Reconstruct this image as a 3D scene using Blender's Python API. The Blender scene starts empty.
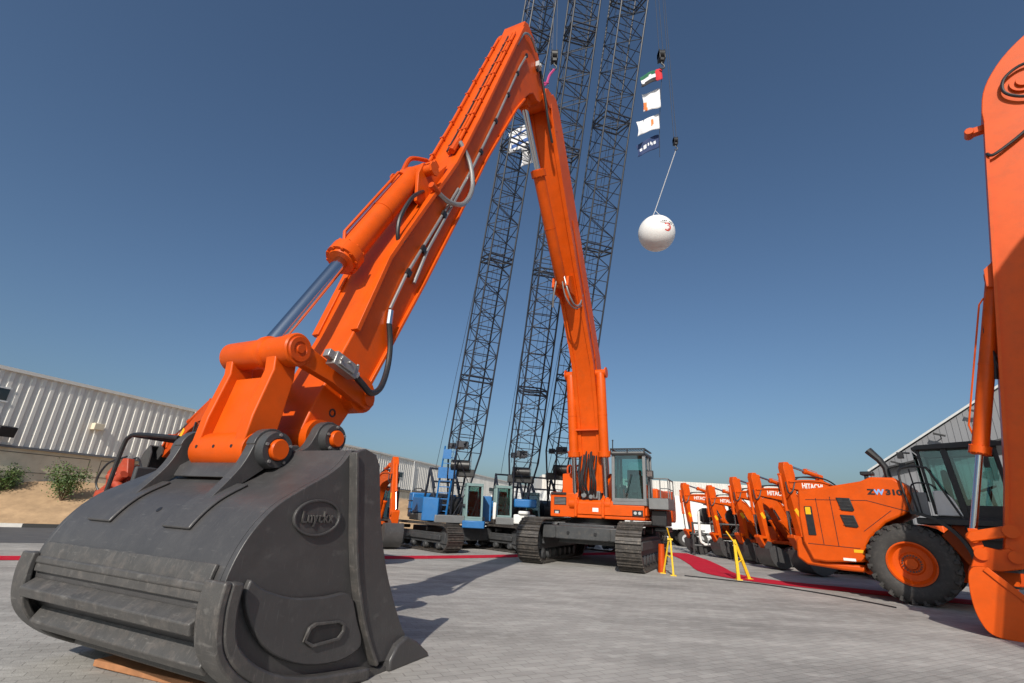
import bpy, bmesh, math, random
from mathutils import Vector, Matrix
random.seed(7)
SC = bpy.context.scene
COL = SC.collection
PI = math.pi
R = math.radians

# ------------------------------------------------------------------ helpers
def smooth_pts(pts, n=4):
    """Catmull-Rom through 2D or 3D points"""
    P = [Vector(p) for p in pts]
    out = []
    for i in range(len(P) - 1):
        p0 = P[max(i - 1, 0)]; p1 = P[i]; p2 = P[i + 1]; p3 = P[min(i + 2, len(P) - 1)]
        for k in range(n):
            t = k / n
            out.append(0.5 * ((2 * p1) + (p2 - p0) * t + (2 * p0 - 5 * p1 + 4 * p2 - p3) * t * t + (3 * p1 - p0 - 3 * p2 + p3) * t ** 3))
    out.append(P[-1])
    return out

def circle2(cx, cz, r, a0=0, a1=360, n=16):
    return [(cx + r * math.cos(R(a0 + (a1 - a0) * i / n)), cz + r * math.sin(R(a0 + (a1 - a0) * i / n))) for i in range(n + 1)]

class MB:
    def __init__(s, M=None):
        s.bm = bmesh.new(); s.M = M or Matrix.Identity(4)
    def v(s, p):
        return s.bm.verts.new(s.M @ Vector(p))
    def f(s, vs):
        try: return s.bm.faces.new(vs)
        except ValueError: return None
    def hexa(s, c):
        v = [s.v(p) for p in c]
        for q in ((0,1,2,3),(7,6,5,4),(0,4,5,1),(1,5,6,2),(2,6,7,3),(3,7,4,0)): s.f([v[i] for i in q])
        return s
    def box(s, c, d, rot=None):
        x, y, z = d[0]/2, d[1]/2, d[2]/2
        pts = [(-x,-y,-z),(x,-y,-z),(x,y,-z),(-x,y,-z),(-x,-y,z),(x,-y,z),(x,y,z),(-x,y,z)]
        c = Vector(c)
        pts = [(rot @ Vector(p) if rot else Vector(p)) + c for p in pts]
        return s.hexa(pts)
    def bx(s, x0, x1, y0, y1, z0, z1):
        return s.box(((x0+x1)/2, (y0+y1)/2, (z0+z1)/2), (abs(x1-x0), abs(y1-y0), abs(z1-z0)))
    def prism(s, pts, y0, y1):
        """polygon in XZ, extruded along Y"""
        a = [s.v((p[0], y0, p[1])) for p in pts]; b = [s.v((p[0], y1, p[1])) for p in pts]
        n = len(pts); s.f(a); s.f(b[::-1])
        for i in range(n): s.f([a[i], b[i], b[(i+1) % n], a[(i+1) % n]])
        return s
    def extr(s, pts, vec):
        vec = Vector(vec)
        a = [s.v(p) for p in pts]; b = [s.v(Vector(p) + vec) for p in pts]
        n = len(pts); s.f(a); s.f(b[::-1])
        for i in range(n): s.f([a[i], b[i], b[(i+1) % n], a[(i+1) % n]])
        return s
    def strip(s, outer, inner, y0, y1):
        """shell between two polylines in XZ extruded along Y"""
        n = len(outer)
        A = [s.v((p[0], y0, p[1])) for p in outer]; B = [s.v((p[0], y1, p[1])) for p in outer]
        D = [s.v((p[0], y0, p[1])) for p in inner]; E = [s.v((p[0], y1, p[1])) for p in inner]
        for i in range(n - 1):
            s.f([A[i], A[i+1], B[i+1], B[i]]); s.f([D[i], E[i], E[i+1], D[i+1]])
            s.f([A[i], D[i], D[i+1], A[i+1]]); s.f([B[i], B[i+1], E[i+1], E[i]])
        s.f([A[0], B[0], E[0], D[0]]); s.f([A[-1], D[-1], E[-1], B[-1]])
        return s
    def tube(s, pts, r, seg=8, caps=True):
        P = [Vector(p) for p in pts]; n = len(P)
        rs = r if isinstance(r, (list, tuple)) else [r] * n
        t = (P[1] - P[0]).normalized()
        u = t.orthogonal().normalized()
        rings = []
        for i in range(n):
            if i == 0: tt = (P[1] - P[0])
            elif i == n - 1: tt = (P[-1] - P[-2])
            else: tt = (P[i+1] - P[i]).normalized() + (P[i] - P[i-1]).normalized()
            tt = tt.normalized() if tt.length > 1e-9 else t
            u = (u - tt * u.dot(tt))
            u = u.normalized() if u.length > 1e-6 else tt.orthogonal().normalized()
            w = tt.cross(u)
            rings.append([s.v(P[i] + (u * math.cos(2*PI*k/seg) + w * math.sin(2*PI*k/seg)) * rs[i]) for k in range(seg)])
        for i in range(n - 1):
            for k in range(seg):
                s.f([rings[i][k], rings[i][(k+1) % seg], rings[i+1][(k+1) % seg], rings[i+1][k]])
        if caps: s.f(rings[0][::-1]); s.f(rings[-1])
        return s
    def cyl(s, p0, p1, r, r1=None, seg=20):
        return s.tube([p0, p1], [r, r if r1 is None else r1], seg)
    def lathe(s, prof, o, axis, seg=32):
        """prof: list of (t, r) along axis from o; closed when it starts and ends at r=0"""
        ax = Vector(axis).normalized(); u = ax.orthogonal().normalized(); w = ax.cross(u); o = Vector(o)
        rings = []
        for t, r in prof:
            if r < 1e-6: rings.append([s.v(o + ax * t)])
            else: rings.append([s.v(o + ax * t + (u * math.cos(2*PI*k/seg) + w * math.sin(2*PI*k/seg)) * r) for k in range(seg)])
        for a, b in zip(rings, rings[1:]):
            for k in range(seg):
                k2 = (k+1) % seg
                if len(a) == 1 and len(b) == 1: continue
                if len(a) == 1: s.f([a[0], b[k2], b[k]])
                elif len(b) == 1: s.f([a[k], a[k2], b[0]])
                else: s.f([a[k], a[k2], b[k2], b[k]])
        return s
    def build(s, name, mat, parent=None, bevel=0, ang=35, smooth=True, label=None):
        bmesh.ops.remove_doubles(s.bm, verts=s.bm.verts, dist=1e-5)
        bmesh.ops.recalc_face_normals(s.bm, faces=s.bm.faces)
        me = bpy.data.meshes.new(name); s.bm.to_mesh(me); s.bm.free()
        me.materials.append(mat)
        if smooth:
            for p in me.polygons: p.use_smooth = True
            me.set_sharp_from_angle(angle=R(ang))
        o = bpy.data.objects.new(name, me); COL.objects.link(o)
        if parent: o.parent = parent
        if bevel:
            m = o.modifiers.new('bevel', 'BEVEL'); m.width = bevel; m.segments = 2; m.limit_method = 'ANGLE'; m.angle_limit = R(40)
            m.harden_normals = False
        if label: o['label'] = label
        return o

def thing(name, label, cat, loc=(0,0,0), rz=0, group=None, scale=1):
    o = bpy.data.objects.new(name, None); COL.objects.link(o)
    o.empty_display_size = .3
    o.location = loc; o.rotation_euler = (0, 0, rz); o.scale = (scale,)*3
    o['label'] = label; o['category'] = cat
    if group: o['group'] = group
    return o
def tag(o, label=None, cat=None, group=None, kind=None):
    if label: o['label'] = label
    if cat: o['category'] = cat
    if group: o['group'] = group
    if kind: o['kind'] = kind
    return o
def dup(o, parent=None, d=0):
    c = o.copy(); COL.objects.link(c)
    if parent: c.parent = parent
    for ch in list(o.children): dup(ch, c, d+1)
    return c

def text_part(name, s, size, M, mat, parent, ext=.004, bold=.0, sx=1.0, spacing=1.0):
    cu = bpy.data.curves.new(name, 'FONT'); cu.body = s; cu.size = size; cu.extrude = ext; cu.offset = bold
    cu.align_x = 'CENTER'; cu.align_y = 'CENTER'; cu.resolution_u = 3; cu.space_character = spacing
    t = bpy.data.objects.new(name, cu)
    me = bpy.data.meshes.new_from_object(t)
    bpy.data.objects.remove(t); 
    me.transform(M @ Matrix.Diagonal((sx,1,1,1))); me.materials.clear(); me.materials.append(mat)
    o = bpy.data.objects.new(name, me); COL.objects.link(o); o.parent = parent
    return o
def face_M(origin, right, up):
    r = Vector(right).normalized(); u = Vector(up).normalized(); n = r.cross(u)
    M = Matrix((r, u, n)).transposed().to_4x4(); M.translation = Vector(origin)
    return M

# ------------------------------------------------------------------ materials
def lin(c): return tuple(((x/12.92) if x <= .04045 else ((x+.055)/1.055)**2.4) for x in c)
def mat(name, col, rough=.5, metal=0, var=.0, vscale=3.0, dirt=None, dirt_amt=.0, bump=0, bscale=40, coat=0, spec=.5, rvar=.1):
    m = bpy.data.materials.new(name); m.use_nodes = True
    nt = m.node_tree; N = nt.nodes; L = nt.links
    b = N['Principled BSDF']; b.inputs['Roughness'].default_value = rough; b.inputs['Metallic'].default_value = metal
    b.inputs['Coat Weight'].default_value = coat; b.inputs['Coat Roughness'].default_value = .12
    b.inputs['Specular IOR Level'].default_value = spec
    tc = N.new('ShaderNodeTexCoord')
    if var or dirt_amt:
        nz = N.new('ShaderNodeTexNoise'); nz.inputs['Scale'].default_value = vscale; nz.inputs['Detail'].default_value = 6; nz.inputs['Roughness'].default_value = .65
        L.new(tc.outputs['Object'], nz.inputs['Vector'])
        mr = N.new('ShaderNodeMapRange'); mr.inputs['From Min'].default_value = .3; mr.inputs['From Max'].default_value = .7
        mr.inputs['To Min'].default_value = 1 - var; mr.inputs['To Max'].default_value = 1 + var
        L.new(nz.outputs['Fac'], mr.inputs['Value'])
        mx = N.new('ShaderNodeMix'); mx.data_type = 'RGBA'; mx.blend_type = 'MULTIPLY'; mx.inputs[0].default_value = 1
        mx.inputs[6].default_value = (*col, 1); L.new(mr.outputs['Result'], mx.inputs[7])
        out = mx.outputs[2]
        if dirt_amt:
            n2 = N.new('ShaderNodeTexNoise'); n2.inputs['Scale'].default_value = vscale * 1.7; n2.inputs['Detail'].default_value = 10; n2.inputs['Roughness'].default_value = .7
            L.new(tc.outputs['Object'], n2.inputs['Vector'])
            cr = N.new('ShaderNodeMapRange'); cr.inputs['From Min'].default_value = .5; cr.inputs['From Max'].default_value = .72
            cr.inputs['To Min'].default_value = 0; cr.inputs['To Max'].default_value = dirt_amt
            L.new(n2.outputs['Fac'], cr.inputs['Value'])
            m2 = N.new('ShaderNodeMix'); m2.data_type = 'RGBA'; m2.inputs[7].default_value = (*dirt, 1)
            L.new(cr.outputs['Result'], m2.inputs[0]); L.new(out, m2.inputs[6]); out = m2.outputs[2]
        L.new(out, b.inputs['Base Color'])
        r2 = N.new('ShaderNodeMapRange'); r2.inputs['To Min'].default_value = max(0, rough - rvar); r2.inputs['To Max'].default_value = min(1, rough + rvar)
        L.new(nz.outputs['Fac'], r2.inputs['Value']); L.new(r2.outputs['Result'], b.inputs['Roughness'])
    else:
        b.inputs['Base Color'].default_value = (*col, 1)
    if bump:
        nb = N.new('ShaderNodeTexNoise'); nb.inputs['Scale'].default_value = bscale; nb.inputs['Detail'].default_value = 4
        L.new(tc.outputs['Object'], nb.inputs['Vector'])
        bp = N.new('ShaderNodeBump'); bp.inputs['Strength'].default_value = bump; bp.inputs['Distance'].default_value = .01
        L.new(nb.outputs['Fac'], bp.inputs['Height']); L.new(bp.outputs['Normal'], b.inputs['Normal'])
    return m

ORANGE = mat('orange_paint', (.63, .082, .003), .42, var=.10, vscale=2.5, dirt=(.38,.085,.02), dirt_amt=.3, coat=.0, spec=.25)
ORANGE2 = mat('orange_paint_dusty', (.54, .062, .003), .48, var=.12, vscale=2.0, dirt=(.36,.12,.05), dirt_amt=.3, spec=.25)
REDOR = mat('red_oxide_paint', (.38, .05, .02), .5, var=.15, vscale=5, dirt=(.3,.16,.1), dirt_amt=.4)
STEEL = mat('dark_bucket_steel', (.058, .056, .057), .38, var=.10, vscale=2.2, dirt=(.13,.125,.12), dirt_amt=.25, bump=.12, bscale=60, metal=.0, rvar=.14)
STEEL2 = mat('bucket_wear_steel', (.068, .065, .063), .45, var=.16, vscale=5, dirt=(.2,.17,.15), dirt_amt=.4, bump=.2, bscale=80)
BLACK = mat('black_paint', (.016, .016, .018), .42, var=.2, vscale=6, dirt=(.08,.07,.06), dirt_amt=.25)
FRAME = mat('dark_grey_frame', (.045, .047, .05), .5, var=.2, vscale=4, dirt=(.14,.12,.1), dirt_amt=.35)
TRACK = mat('track_shoe_steel', (.070, .064, .060), .5, metal=.35, var=.3, vscale=5, dirt=(.22,.18,.14), dirt_amt=.5)
CHROME = mat('chrome_rod', (.62, .64, .66), .14, metal=1.0)
PIPE = mat('steel_pipe', (.35, .34, .33), .35, metal=.6, var=.1)
RUBBER = mat('tyre_rubber', (.042, .039, .037), .75, var=.2, vscale=8, dirt=(.13,.115,.10), dirt_amt=.4, bump=.1, bscale=90)
HOSE = mat('hydraulic_hose', (.02, .02, .022), .45)
GREYP = mat('grey_paint', (.16, .165, .17), .5, var=.1, vscale=4, dirt=(.2,.18,.15), dirt_amt=.25)
LIGHTG = mat('light_grey_paint', (.45, .46, .46), .5, var=.08, vscale=3)
WHITE = mat('white_paint', (.75, .75, .73), .5, var=.05, vscale=2, dirt=(.45,.42,.38), dirt_amt=.25)
BLUE = mat('blue_paint', (.012, .13, .36), .42, var=.1, vscale=3, dirt=(.1,.2,.3), dirt_amt=.2)
TEAL = mat('pale_teal_paint', (.17, .26, .26), .5, var=.08, vscale=3)
YELLOW = mat('yellow_paint', (.78, .50, .02), .45, var=.1, vscale=8, dirt=(.3,.2,.08), dirt_amt=.3)
LATTICE = mat('lattice_steel_paint', (.016, .020, .032), .5, var=.2, vscale=1.5)
DECAL_W = mat('white_decal', (.8, .8, .78), .5)
DECAL_K = mat('black_decal', (.012, .012, .013), .5)
DECAL_B = mat('blue_decal', (.25, .42, .75), .5)
DECAL_R = mat('red_decal', (.65, .05, .03), .5)
DECAL_Y = mat('amber_decal', (.85, .45, .01), .45)
WOOD = mat('plank_wood', (.36, .16, .07), .7, var=.25, vscale=6, dirt=(.25,.12,.06), dirt_amt=.5, bump=.3, bscale=30)
GLASSM = bpy.data.materials.new('cab_glass'); GLASSM.use_nodes = True
g = GLASSM.node_tree; gb = g.nodes['Principled BSDF']; gb.inputs['Base Color'].default_value = (.55, .78, .76, 1); gb.inputs['Roughness'].default_value = .03
gb.inputs['Transmission Weight'].default_value = .0
_tr = g.nodes.new('ShaderNodeBsdfTransparent'); _tr.inputs['Color'].default_value = (.62, .80, .78, 1)
_gl = g.nodes.new('ShaderNodeBsdfGlossy'); _gl.inputs['Roughness'].default_value = .02; _gl.inputs['Color'].default_value = (.9,.95,.95,1)
_fr = g.nodes.new('ShaderNodeFresnel'); _fr.inputs['IOR'].default_value = 1.8
_mx = g.nodes.new('ShaderNodeMixShader')
g.links.new(_fr.outputs[0], _mx.inputs[0]); g.links.new(_tr.outputs[0], _mx.inputs[1]); g.links.new(_gl.outputs[0], _mx.inputs[2])
g.links.new(_mx.outputs[0], g.nodes['Material Output'].inputs['Surface'])
g.nodes.remove(gb)
CABIN = mat('cab_interior', (.05, .055, .06), .7)
DWIN = mat('dark_window', (.02, .03, .035), .08, spec=.8)

def scratch(m, col, scale=(40, 3, 3), lo=.60, hi=.66, amt=.5):
    """thin bright scuffs of bare or dusty metal, in object space"""
    nt = m.node_tree; N = nt.nodes; L = nt.links; b = N['Principled BSDF']
    src = b.inputs['Base Color'].links[0].from_socket
    tc = N.new('ShaderNodeTexCoord'); prev = src
    for k, (sc_, rot) in enumerate(((scale, (0, .5, .3)), ((scale[1], scale[0]*.8, scale[2]*1.4), (.3, .2, .9)), ((4, 4, 4), (0, 0, 0)))):
        mp = N.new('ShaderNodeMapping'); mp.inputs['Scale'].default_value = sc_; mp.inputs['Rotation'].default_value = rot; L.new(tc.outputs['Object'], mp.inputs[0])
        nz = N.new('ShaderNodeTexNoise'); nz.inputs['Scale'].default_value = 1.0; nz.inputs['Detail'].default_value = 5 if k < 2 else 12; nz.inputs['Roughness'].default_value = .55 if k < 2 else .8; L.new(mp.outputs[0], nz.inputs['Vector'])
        mr = N.new('ShaderNodeMapRange'); mr.inputs['From Min'].default_value = lo + (.0 if k < 2 else .02); mr.inputs['From Max'].default_value = hi + (.02 if k < 2 else .05); mr.inputs['To Max'].default_value = amt; L.new(nz.outputs['Fac'], mr.inputs[0])
        mx = N.new('ShaderNodeMix'); mx.data_type = 'RGBA'; mx.inputs[7].default_value = (*col, 1); L.new(mr.outputs[0], mx.inputs[0]); L.new(prev, mx.inputs[6]); prev = mx.outputs[2]
    L.new(prev, b.inputs['Base Color'])
scratch(STEEL, (.16, .155, .15), scale=(90, 5, 6), lo=.62, hi=.70, amt=.35); scratch(STEEL2, (.20, .19, .18), scale=(90, 6, 7), lo=.60, hi=.69, amt=.42)
scratch(ORANGE, (.42, .11, .035), scale=(60, 8, 8), lo=.66, hi=.74, amt=.25); scratch(ORANGE2, (.40, .14, .06), scale=(60, 8, 8), lo=.64, hi=.73, amt=.3)
scratch(TRACK, (.26, .22, .18), scale=(30, 8, 8), lo=.56, hi=.68, amt=.4)

# ------------------------------------------------------------------ camera
F = 484.0
cam = bpy.data.cameras.new('camera'); cam.sensor_width = 36; cam.lens = F * 36 / 1024; cam.clip_end = 3000; cam.clip_start = .05
co = bpy.data.objects.new('camera', cam); COL.objects.link(co); SC.camera = co
tl = R(19.357); rl = R(2.829)
fw = Vector((0, math.cos(tl), math.sin(tl))); r0 = Vector((1, 0, 0)); u0 = r0.cross(fw)
Rv = r0 * math.cos(rl) + u0 * math.sin(rl); Uv = -r0 * math.sin(rl) + u0 * math.cos(rl)
Mc = Matrix((Rv, Uv, -fw)).transposed().to_4x4(); Mc.translation = Vector((0, 0, 1.55))
co.matrix_world = Mc

# ------------------------------------------------------------------ light
SUN_EL = 33.0; TRAV = Vector((.20, 1.0))          # ground direction the light travels
sun = bpy.data.lights.new('sun', 'SUN'); sun.energy = 4.0; sun.angle = R(.55); sun.color = (1, .93, .83)
so = bpy.data.objects.new('sun', sun); COL.objects.link(so)
td = TRAV.normalized(); d = Vector((td.x * math.cos(R(SUN_EL)), td.y * math.cos(R(SUN_EL)), -math.sin(R(SUN_EL))))
so.rotation_euler = d.to_track_quat('-Z', 'Y').to_euler(); so.location = (0, -20, 30)
w = bpy.data.worlds.new('World'); SC.world = w; w.use_nodes = True
nt = w.node_tree; bg = nt.nodes['Background']
sky = nt.nodes.new('ShaderNodeTexSky'); sky.sky_type = 'NISHITA'; sky.sun_disc = False
sky.sun_elevation = R(SUN_EL); sky.sun_rotation = math.atan2(-td.x, -td.y)
sky.altitude = 0; sky.air_density = 1.0; sky.dust_density = 2.6; sky.ozone_density = 1.6
tint = nt.nodes.new('ShaderNodeMix'); tint.data_type = 'RGBA'; tint.blend_type = 'MULTIPLY'; tint.inputs[0].default_value = 1
tint.inputs[7].default_value = (.80, .95, 1.06, 1)
nt.links.new(sky.outputs[0], tint.inputs[6]); nt.links.new(tint.outputs[2], bg.inputs['Color']); bg.inputs['Strength'].default_value = .083
SC.view_settings.view_transform = 'Standard'; SC.view_settings.look = 'None'; SC.view_settings.gamma = 1
SC.view_settings.exposure = 0.15
SC.cycles.max_bounces = 6; SC.cycles.transparent_max_bounces = 12

# ------------------------------------------------------------------ ground
def node_mat(name):
    m = bpy.data.materials.new(name); m.use_nodes = True
    return m, m.node_tree.nodes, m.node_tree.links, m.node_tree.nodes['Principled BSDF']
def paver_mat():
    m, N, L, b = node_mat('concrete_block_paving')
    tc = N.new('ShaderNodeTexCoord'); mp = N.new('ShaderNodeMapping'); mp.inputs['Rotation'].default_value = (0, 0, R(-27))
    L.new(tc.outputs['Object'], mp.inputs['Vector'])
    br = N.new('ShaderNodeTexBrick'); br.inputs['Scale'].default_value = 1
    br.inputs['Brick Width'].default_value = .23; br.inputs['Row Height'].default_value = .115; br.inputs['Mortar Size'].default_value = .006
    br.inputs['Mortar Smooth'].default_value = .3; br.inputs['Bias'].default_value = -.1
    br.inputs['Color1'].default_value = (.355, .34, .32, 1); br.inputs['Color2'].default_value = (.42, .405, .38, 1); br.inputs['Mortar'].default_value = (.29, .277, .258, 1)
    L.new(mp.outputs[0], br.inputs['Vector'])
    # per-area staining: stretched patches
    mp2 = N.new('ShaderNodeMapping'); mp2.inputs['Scale'].default_value = (.5, 1.3, 1); mp2.inputs['Rotation'].default_value = (0, 0, R(-20)); L.new(tc.outputs['Object'], mp2.inputs['Vector'])
    n1 = N.new('ShaderNodeTexNoise'); n1.inputs['Scale'].default_value = .55; n1.inputs['Detail'].default_value = 9; n1.inputs['Roughness'].default_value = .68
    L.new(mp2.outputs[0], n1.inputs['Vector'])
    r1 = N.new('ShaderNodeMapRange'); r1.inputs['From Min'].default_value = .3; r1.inputs['From Max'].default_value = .7; r1.inputs['To Min'].default_value = .62; r1.inputs['To Max'].default_value = 1.2
    L.new(n1.outputs['Fac'], r1.inputs['Value'])
    m1 = N.new('ShaderNodeMix'); m1.data_type = 'RGBA'; m1.blend_type = 'MULTIPLY'; m1.inputs[0].default_value = 1
    L.new(br.outputs['Color'], m1.inputs[6]); L.new(r1.outputs[0], m1.inputs[7])
    n2 = N.new('ShaderNodeTexNoise'); n2.inputs['Scale'].default_value = 2.2; n2.inputs['Detail'].default_value = 12; n2.inputs['Roughness'].default_value = .75
    L.new(mp2.outputs[0], n2.inputs['Vector'])
    r2 = N.new('ShaderNodeMapRange'); r2.inputs['From Min'].default_value = .54; r2.inputs['From Max'].default_value = .68; r2.inputs['To Min'].default_value = 0; r2.inputs['To Max'].default_value = .55
    L.new(n2.outputs['Fac'], r2.inputs['Value'])
    m2 = N.new('ShaderNodeMix'); m2.data_type = 'RGBA'; m2.inputs[7].default_value = (.52, .50, .47, 1)
    L.new(r2.outputs[0], m2.inputs[0]); L.new(m1.outputs[2], m2.inputs[6])
    n3 = N.new('ShaderNodeTexNoise'); n3.inputs['Scale'].default_value = 1.1; n3.inputs['Detail'].default_value = 7; n3.inputs['Roughness'].default_value = .6; n3.inputs['Distortion'].default_value = .6
    L.new(tc.outputs['Object'], n3.inputs['Vector'])
    r3 = N.new('ShaderNodeMapRange'); r3.inputs['From Min'].default_value = .6; r3.inputs['From Max'].default_value = .74; r3.inputs['To Min'].default_value = 0; r3.inputs['To Max'].default_value = .5
    L.new(n3.outputs['Fac'], r3.inputs['Value'])
    m3 = N.new('ShaderNodeMix'); m3.data_type = 'RGBA'; m3.inputs[7].default_value = (.20, .185, .17, 1)
    L.new(r3.outputs[0], m3.inputs[0]); L.new(m2.outputs[2], m3.inputs[6])
    L.new(m3.outputs[2], b.inputs['Base Color']); b.inputs['Roughness'].default_value = .88; b.inputs['Specular IOR Level'].default_value = .3
    bp = N.new('ShaderNodeBump'); bp.inputs['Strength'].default_value = .5; bp.inputs['Distance'].default_value = .008
    n4 = N.new('ShaderNodeTexNoise'); n4.inputs['Scale'].default_value = 60; n4.inputs['Detail'].default_value = 3; L.new(tc.outputs['Object'], n4.inputs['Vector'])
    ad = N.new('ShaderNodeMath'); ad.operation = 'MULTIPLY_ADD'; ad.inputs[1].default_value = -1.0
    L.new(br.outputs['Fac'], ad.inputs[0]); L.new(n4.outputs['Fac'], ad.inputs[2])
    L.new(ad.outputs[0], bp.inputs['Height']); L.new(bp.outputs[0], b.inputs['Normal'])
    return m
def poly(name, pts, m, z=None, parent=None):
    bm = bmesh.new(); vs = [bm.verts.new((p[0], p[1], p[2] if len(p) > 2 else z)) for p in pts]; bm.faces.new(vs)
    bmesh.ops.recalc_face_normals(bm, faces=bm.faces)
    for f in bm.faces:
        if f.normal.z < 0: f.normal_flip()
    me = bpy.data.meshes.new(name); bm.to_mesh(me); bm.free(); me.materials.append(m)
    o = bpy.data.objects.new(name, me); COL.objects.link(o); return o
SAND = mat('sandy_soil', (.42, .28, .16), .95, var=.25, vscale=1.2, dirt=(.22,.14,.08), dirt_amt=.5, bump=.6, bscale=14)
DUST = mat('far_dusty_ground', (.36, .31, .26), .95, var=.15, vscale=.05)
ASPH = mat('asphalt', (.085, .085, .09), .85, var=.2, vscale=1.5, dirt=(.16,.15,.14), dirt_amt=.4)
CARPET = mat('red_carpet_pile', (.50, .012, .035), .95, var=.12, vscale=2, dirt=(.5,.2,.2), dirt_amt=.15, spec=.15)
KERBW = mat('kerb_white', (.6, .58, .54), .8, var=.1, vscale=4)
KERBK = mat('kerb_black', (.03, .03, .03), .8, var=.1, vscale=4)
tag(poly('ground', [(-900,-300,0),(900,-300,0),(900,1200,0),(-900,1200,0)], DUST, 0), kind='structure')
tag(poly('paved_yard', [(-70,-40),(80,-40),(80,90),(25,90),(-1,38),(-15.6,17.2),(-16.2,16.8),(-70,-12.7)], paver_mat(), .004), kind='structure')
kd = Vector((.87, .49))
def along(p, t, o=0): return (p[0] + kd.x*t - kd.y*o, p[1] + kd.y*t + kd.x*o)
K0 = (-19.8, 21.7)
tag(poly('road', [along(K0,-50,-8),along(K0,24,-8),along(K0,30,-.1),along(K0,-50,-.1)], ASPH, .008), kind='structure')
kb = MB(); kk = MB()
for i in range(-20, 26):
    (kb if i % 2 else kk).hexa([(*along(K0, i*1.5, -.1),0),(*along(K0,i*1.5+1.5,-.1),0),(*along(K0,i*1.5+1.5,.12),0),(*along(K0,i*1.5,.12),0),
                               (*along(K0, i*1.5, -.1),.15),(*along(K0,i*1.5+1.5,-.1),.15),(*along(K0,i*1.5+1.5,.12),.15),(*along(K0,i*1.5,.12),.15)])
kr = tag(kb.build('kerb', KERBW, smooth=False), kind='structure'); kr2 = kk.build('kerb', KERBK, smooth=False); tag(kr2, kind='structure')
# sandy bank rising to the wall
bm = bmesh.new(); NX, NY = 60, 10; grid = []
for i in range(NX+1):
    row = []
    for j in range(NY+1):
        t = -50 + 85*i/NX; o = .12 + 16*j/NY
        x, y = along(K0, t, o); z = .12 + 1.9*min(1, (o-.12)/3.6) + (random.random()-.5)*.18*(j > 0)
        row.append(bm.verts.new((x, y, z)))
    grid.append(row)
for i in range(NX):
    for j in range(NY): bm.faces.new([grid[i][j], grid[i+1][j], grid[i+1][j+1], grid[i][j+1]])
me = bpy.data.meshes.new('sand_bank'); bm.to_mesh(me); bm.free(); me.materials.append(SAND)
for p in me.polygons: p.use_smooth = True
sb = bpy.data.objects.new('terrain', me); COL.objects.link(sb); tag(sb, kind='structure')
# carpets
cA = MB(); 
def ribbon(name, pts, wd, z):
    m = MB(); P = smooth_pts([(p[0], p[1], 0) for p in pts], 8); L_, R_ = [], []
    for i, p in enumerate(P):
        t = (P[min(i+1, len(P)-1)] - P[max(i-1, 0)]).normalized(); n = Vector((-t.y, t.x, 0))
        L_.append(p + n*wd/2); R_.append(p - n*wd/2)
    for i in range(len(P)-1):
        a = [m.v((q.x, q.y, zz)) for q, zz in ((L_[i],z),(R_[i],z),(R_[i+1],z),(L_[i+1],z))]; m.f(a)
    o = m.build(name, CARPET)
    for f in o.data.polygons: 
        pass
    return o
tag(ribbon('red_carpet', [(-20,8.2),(-11.4,12.3),(-3.95,16.5),(.1,19.3),(4,22.6),(7.8,25.6)], .95, .012), 'long red carpet strip crossing the yard behind the giant bucket', 'carpet')
tag(ribbon('red_carpet', [(8.6,26),(8.15,22.4),(7.55,19.5),(7.0,16.9),(7.6,15.3),(9.2,14.2),(11.3,12.9),(15,10.6)], 1.15, .016), 'red carpet strip bending past the yellow trestle towards the wheel loader', 'carpet')

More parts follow.
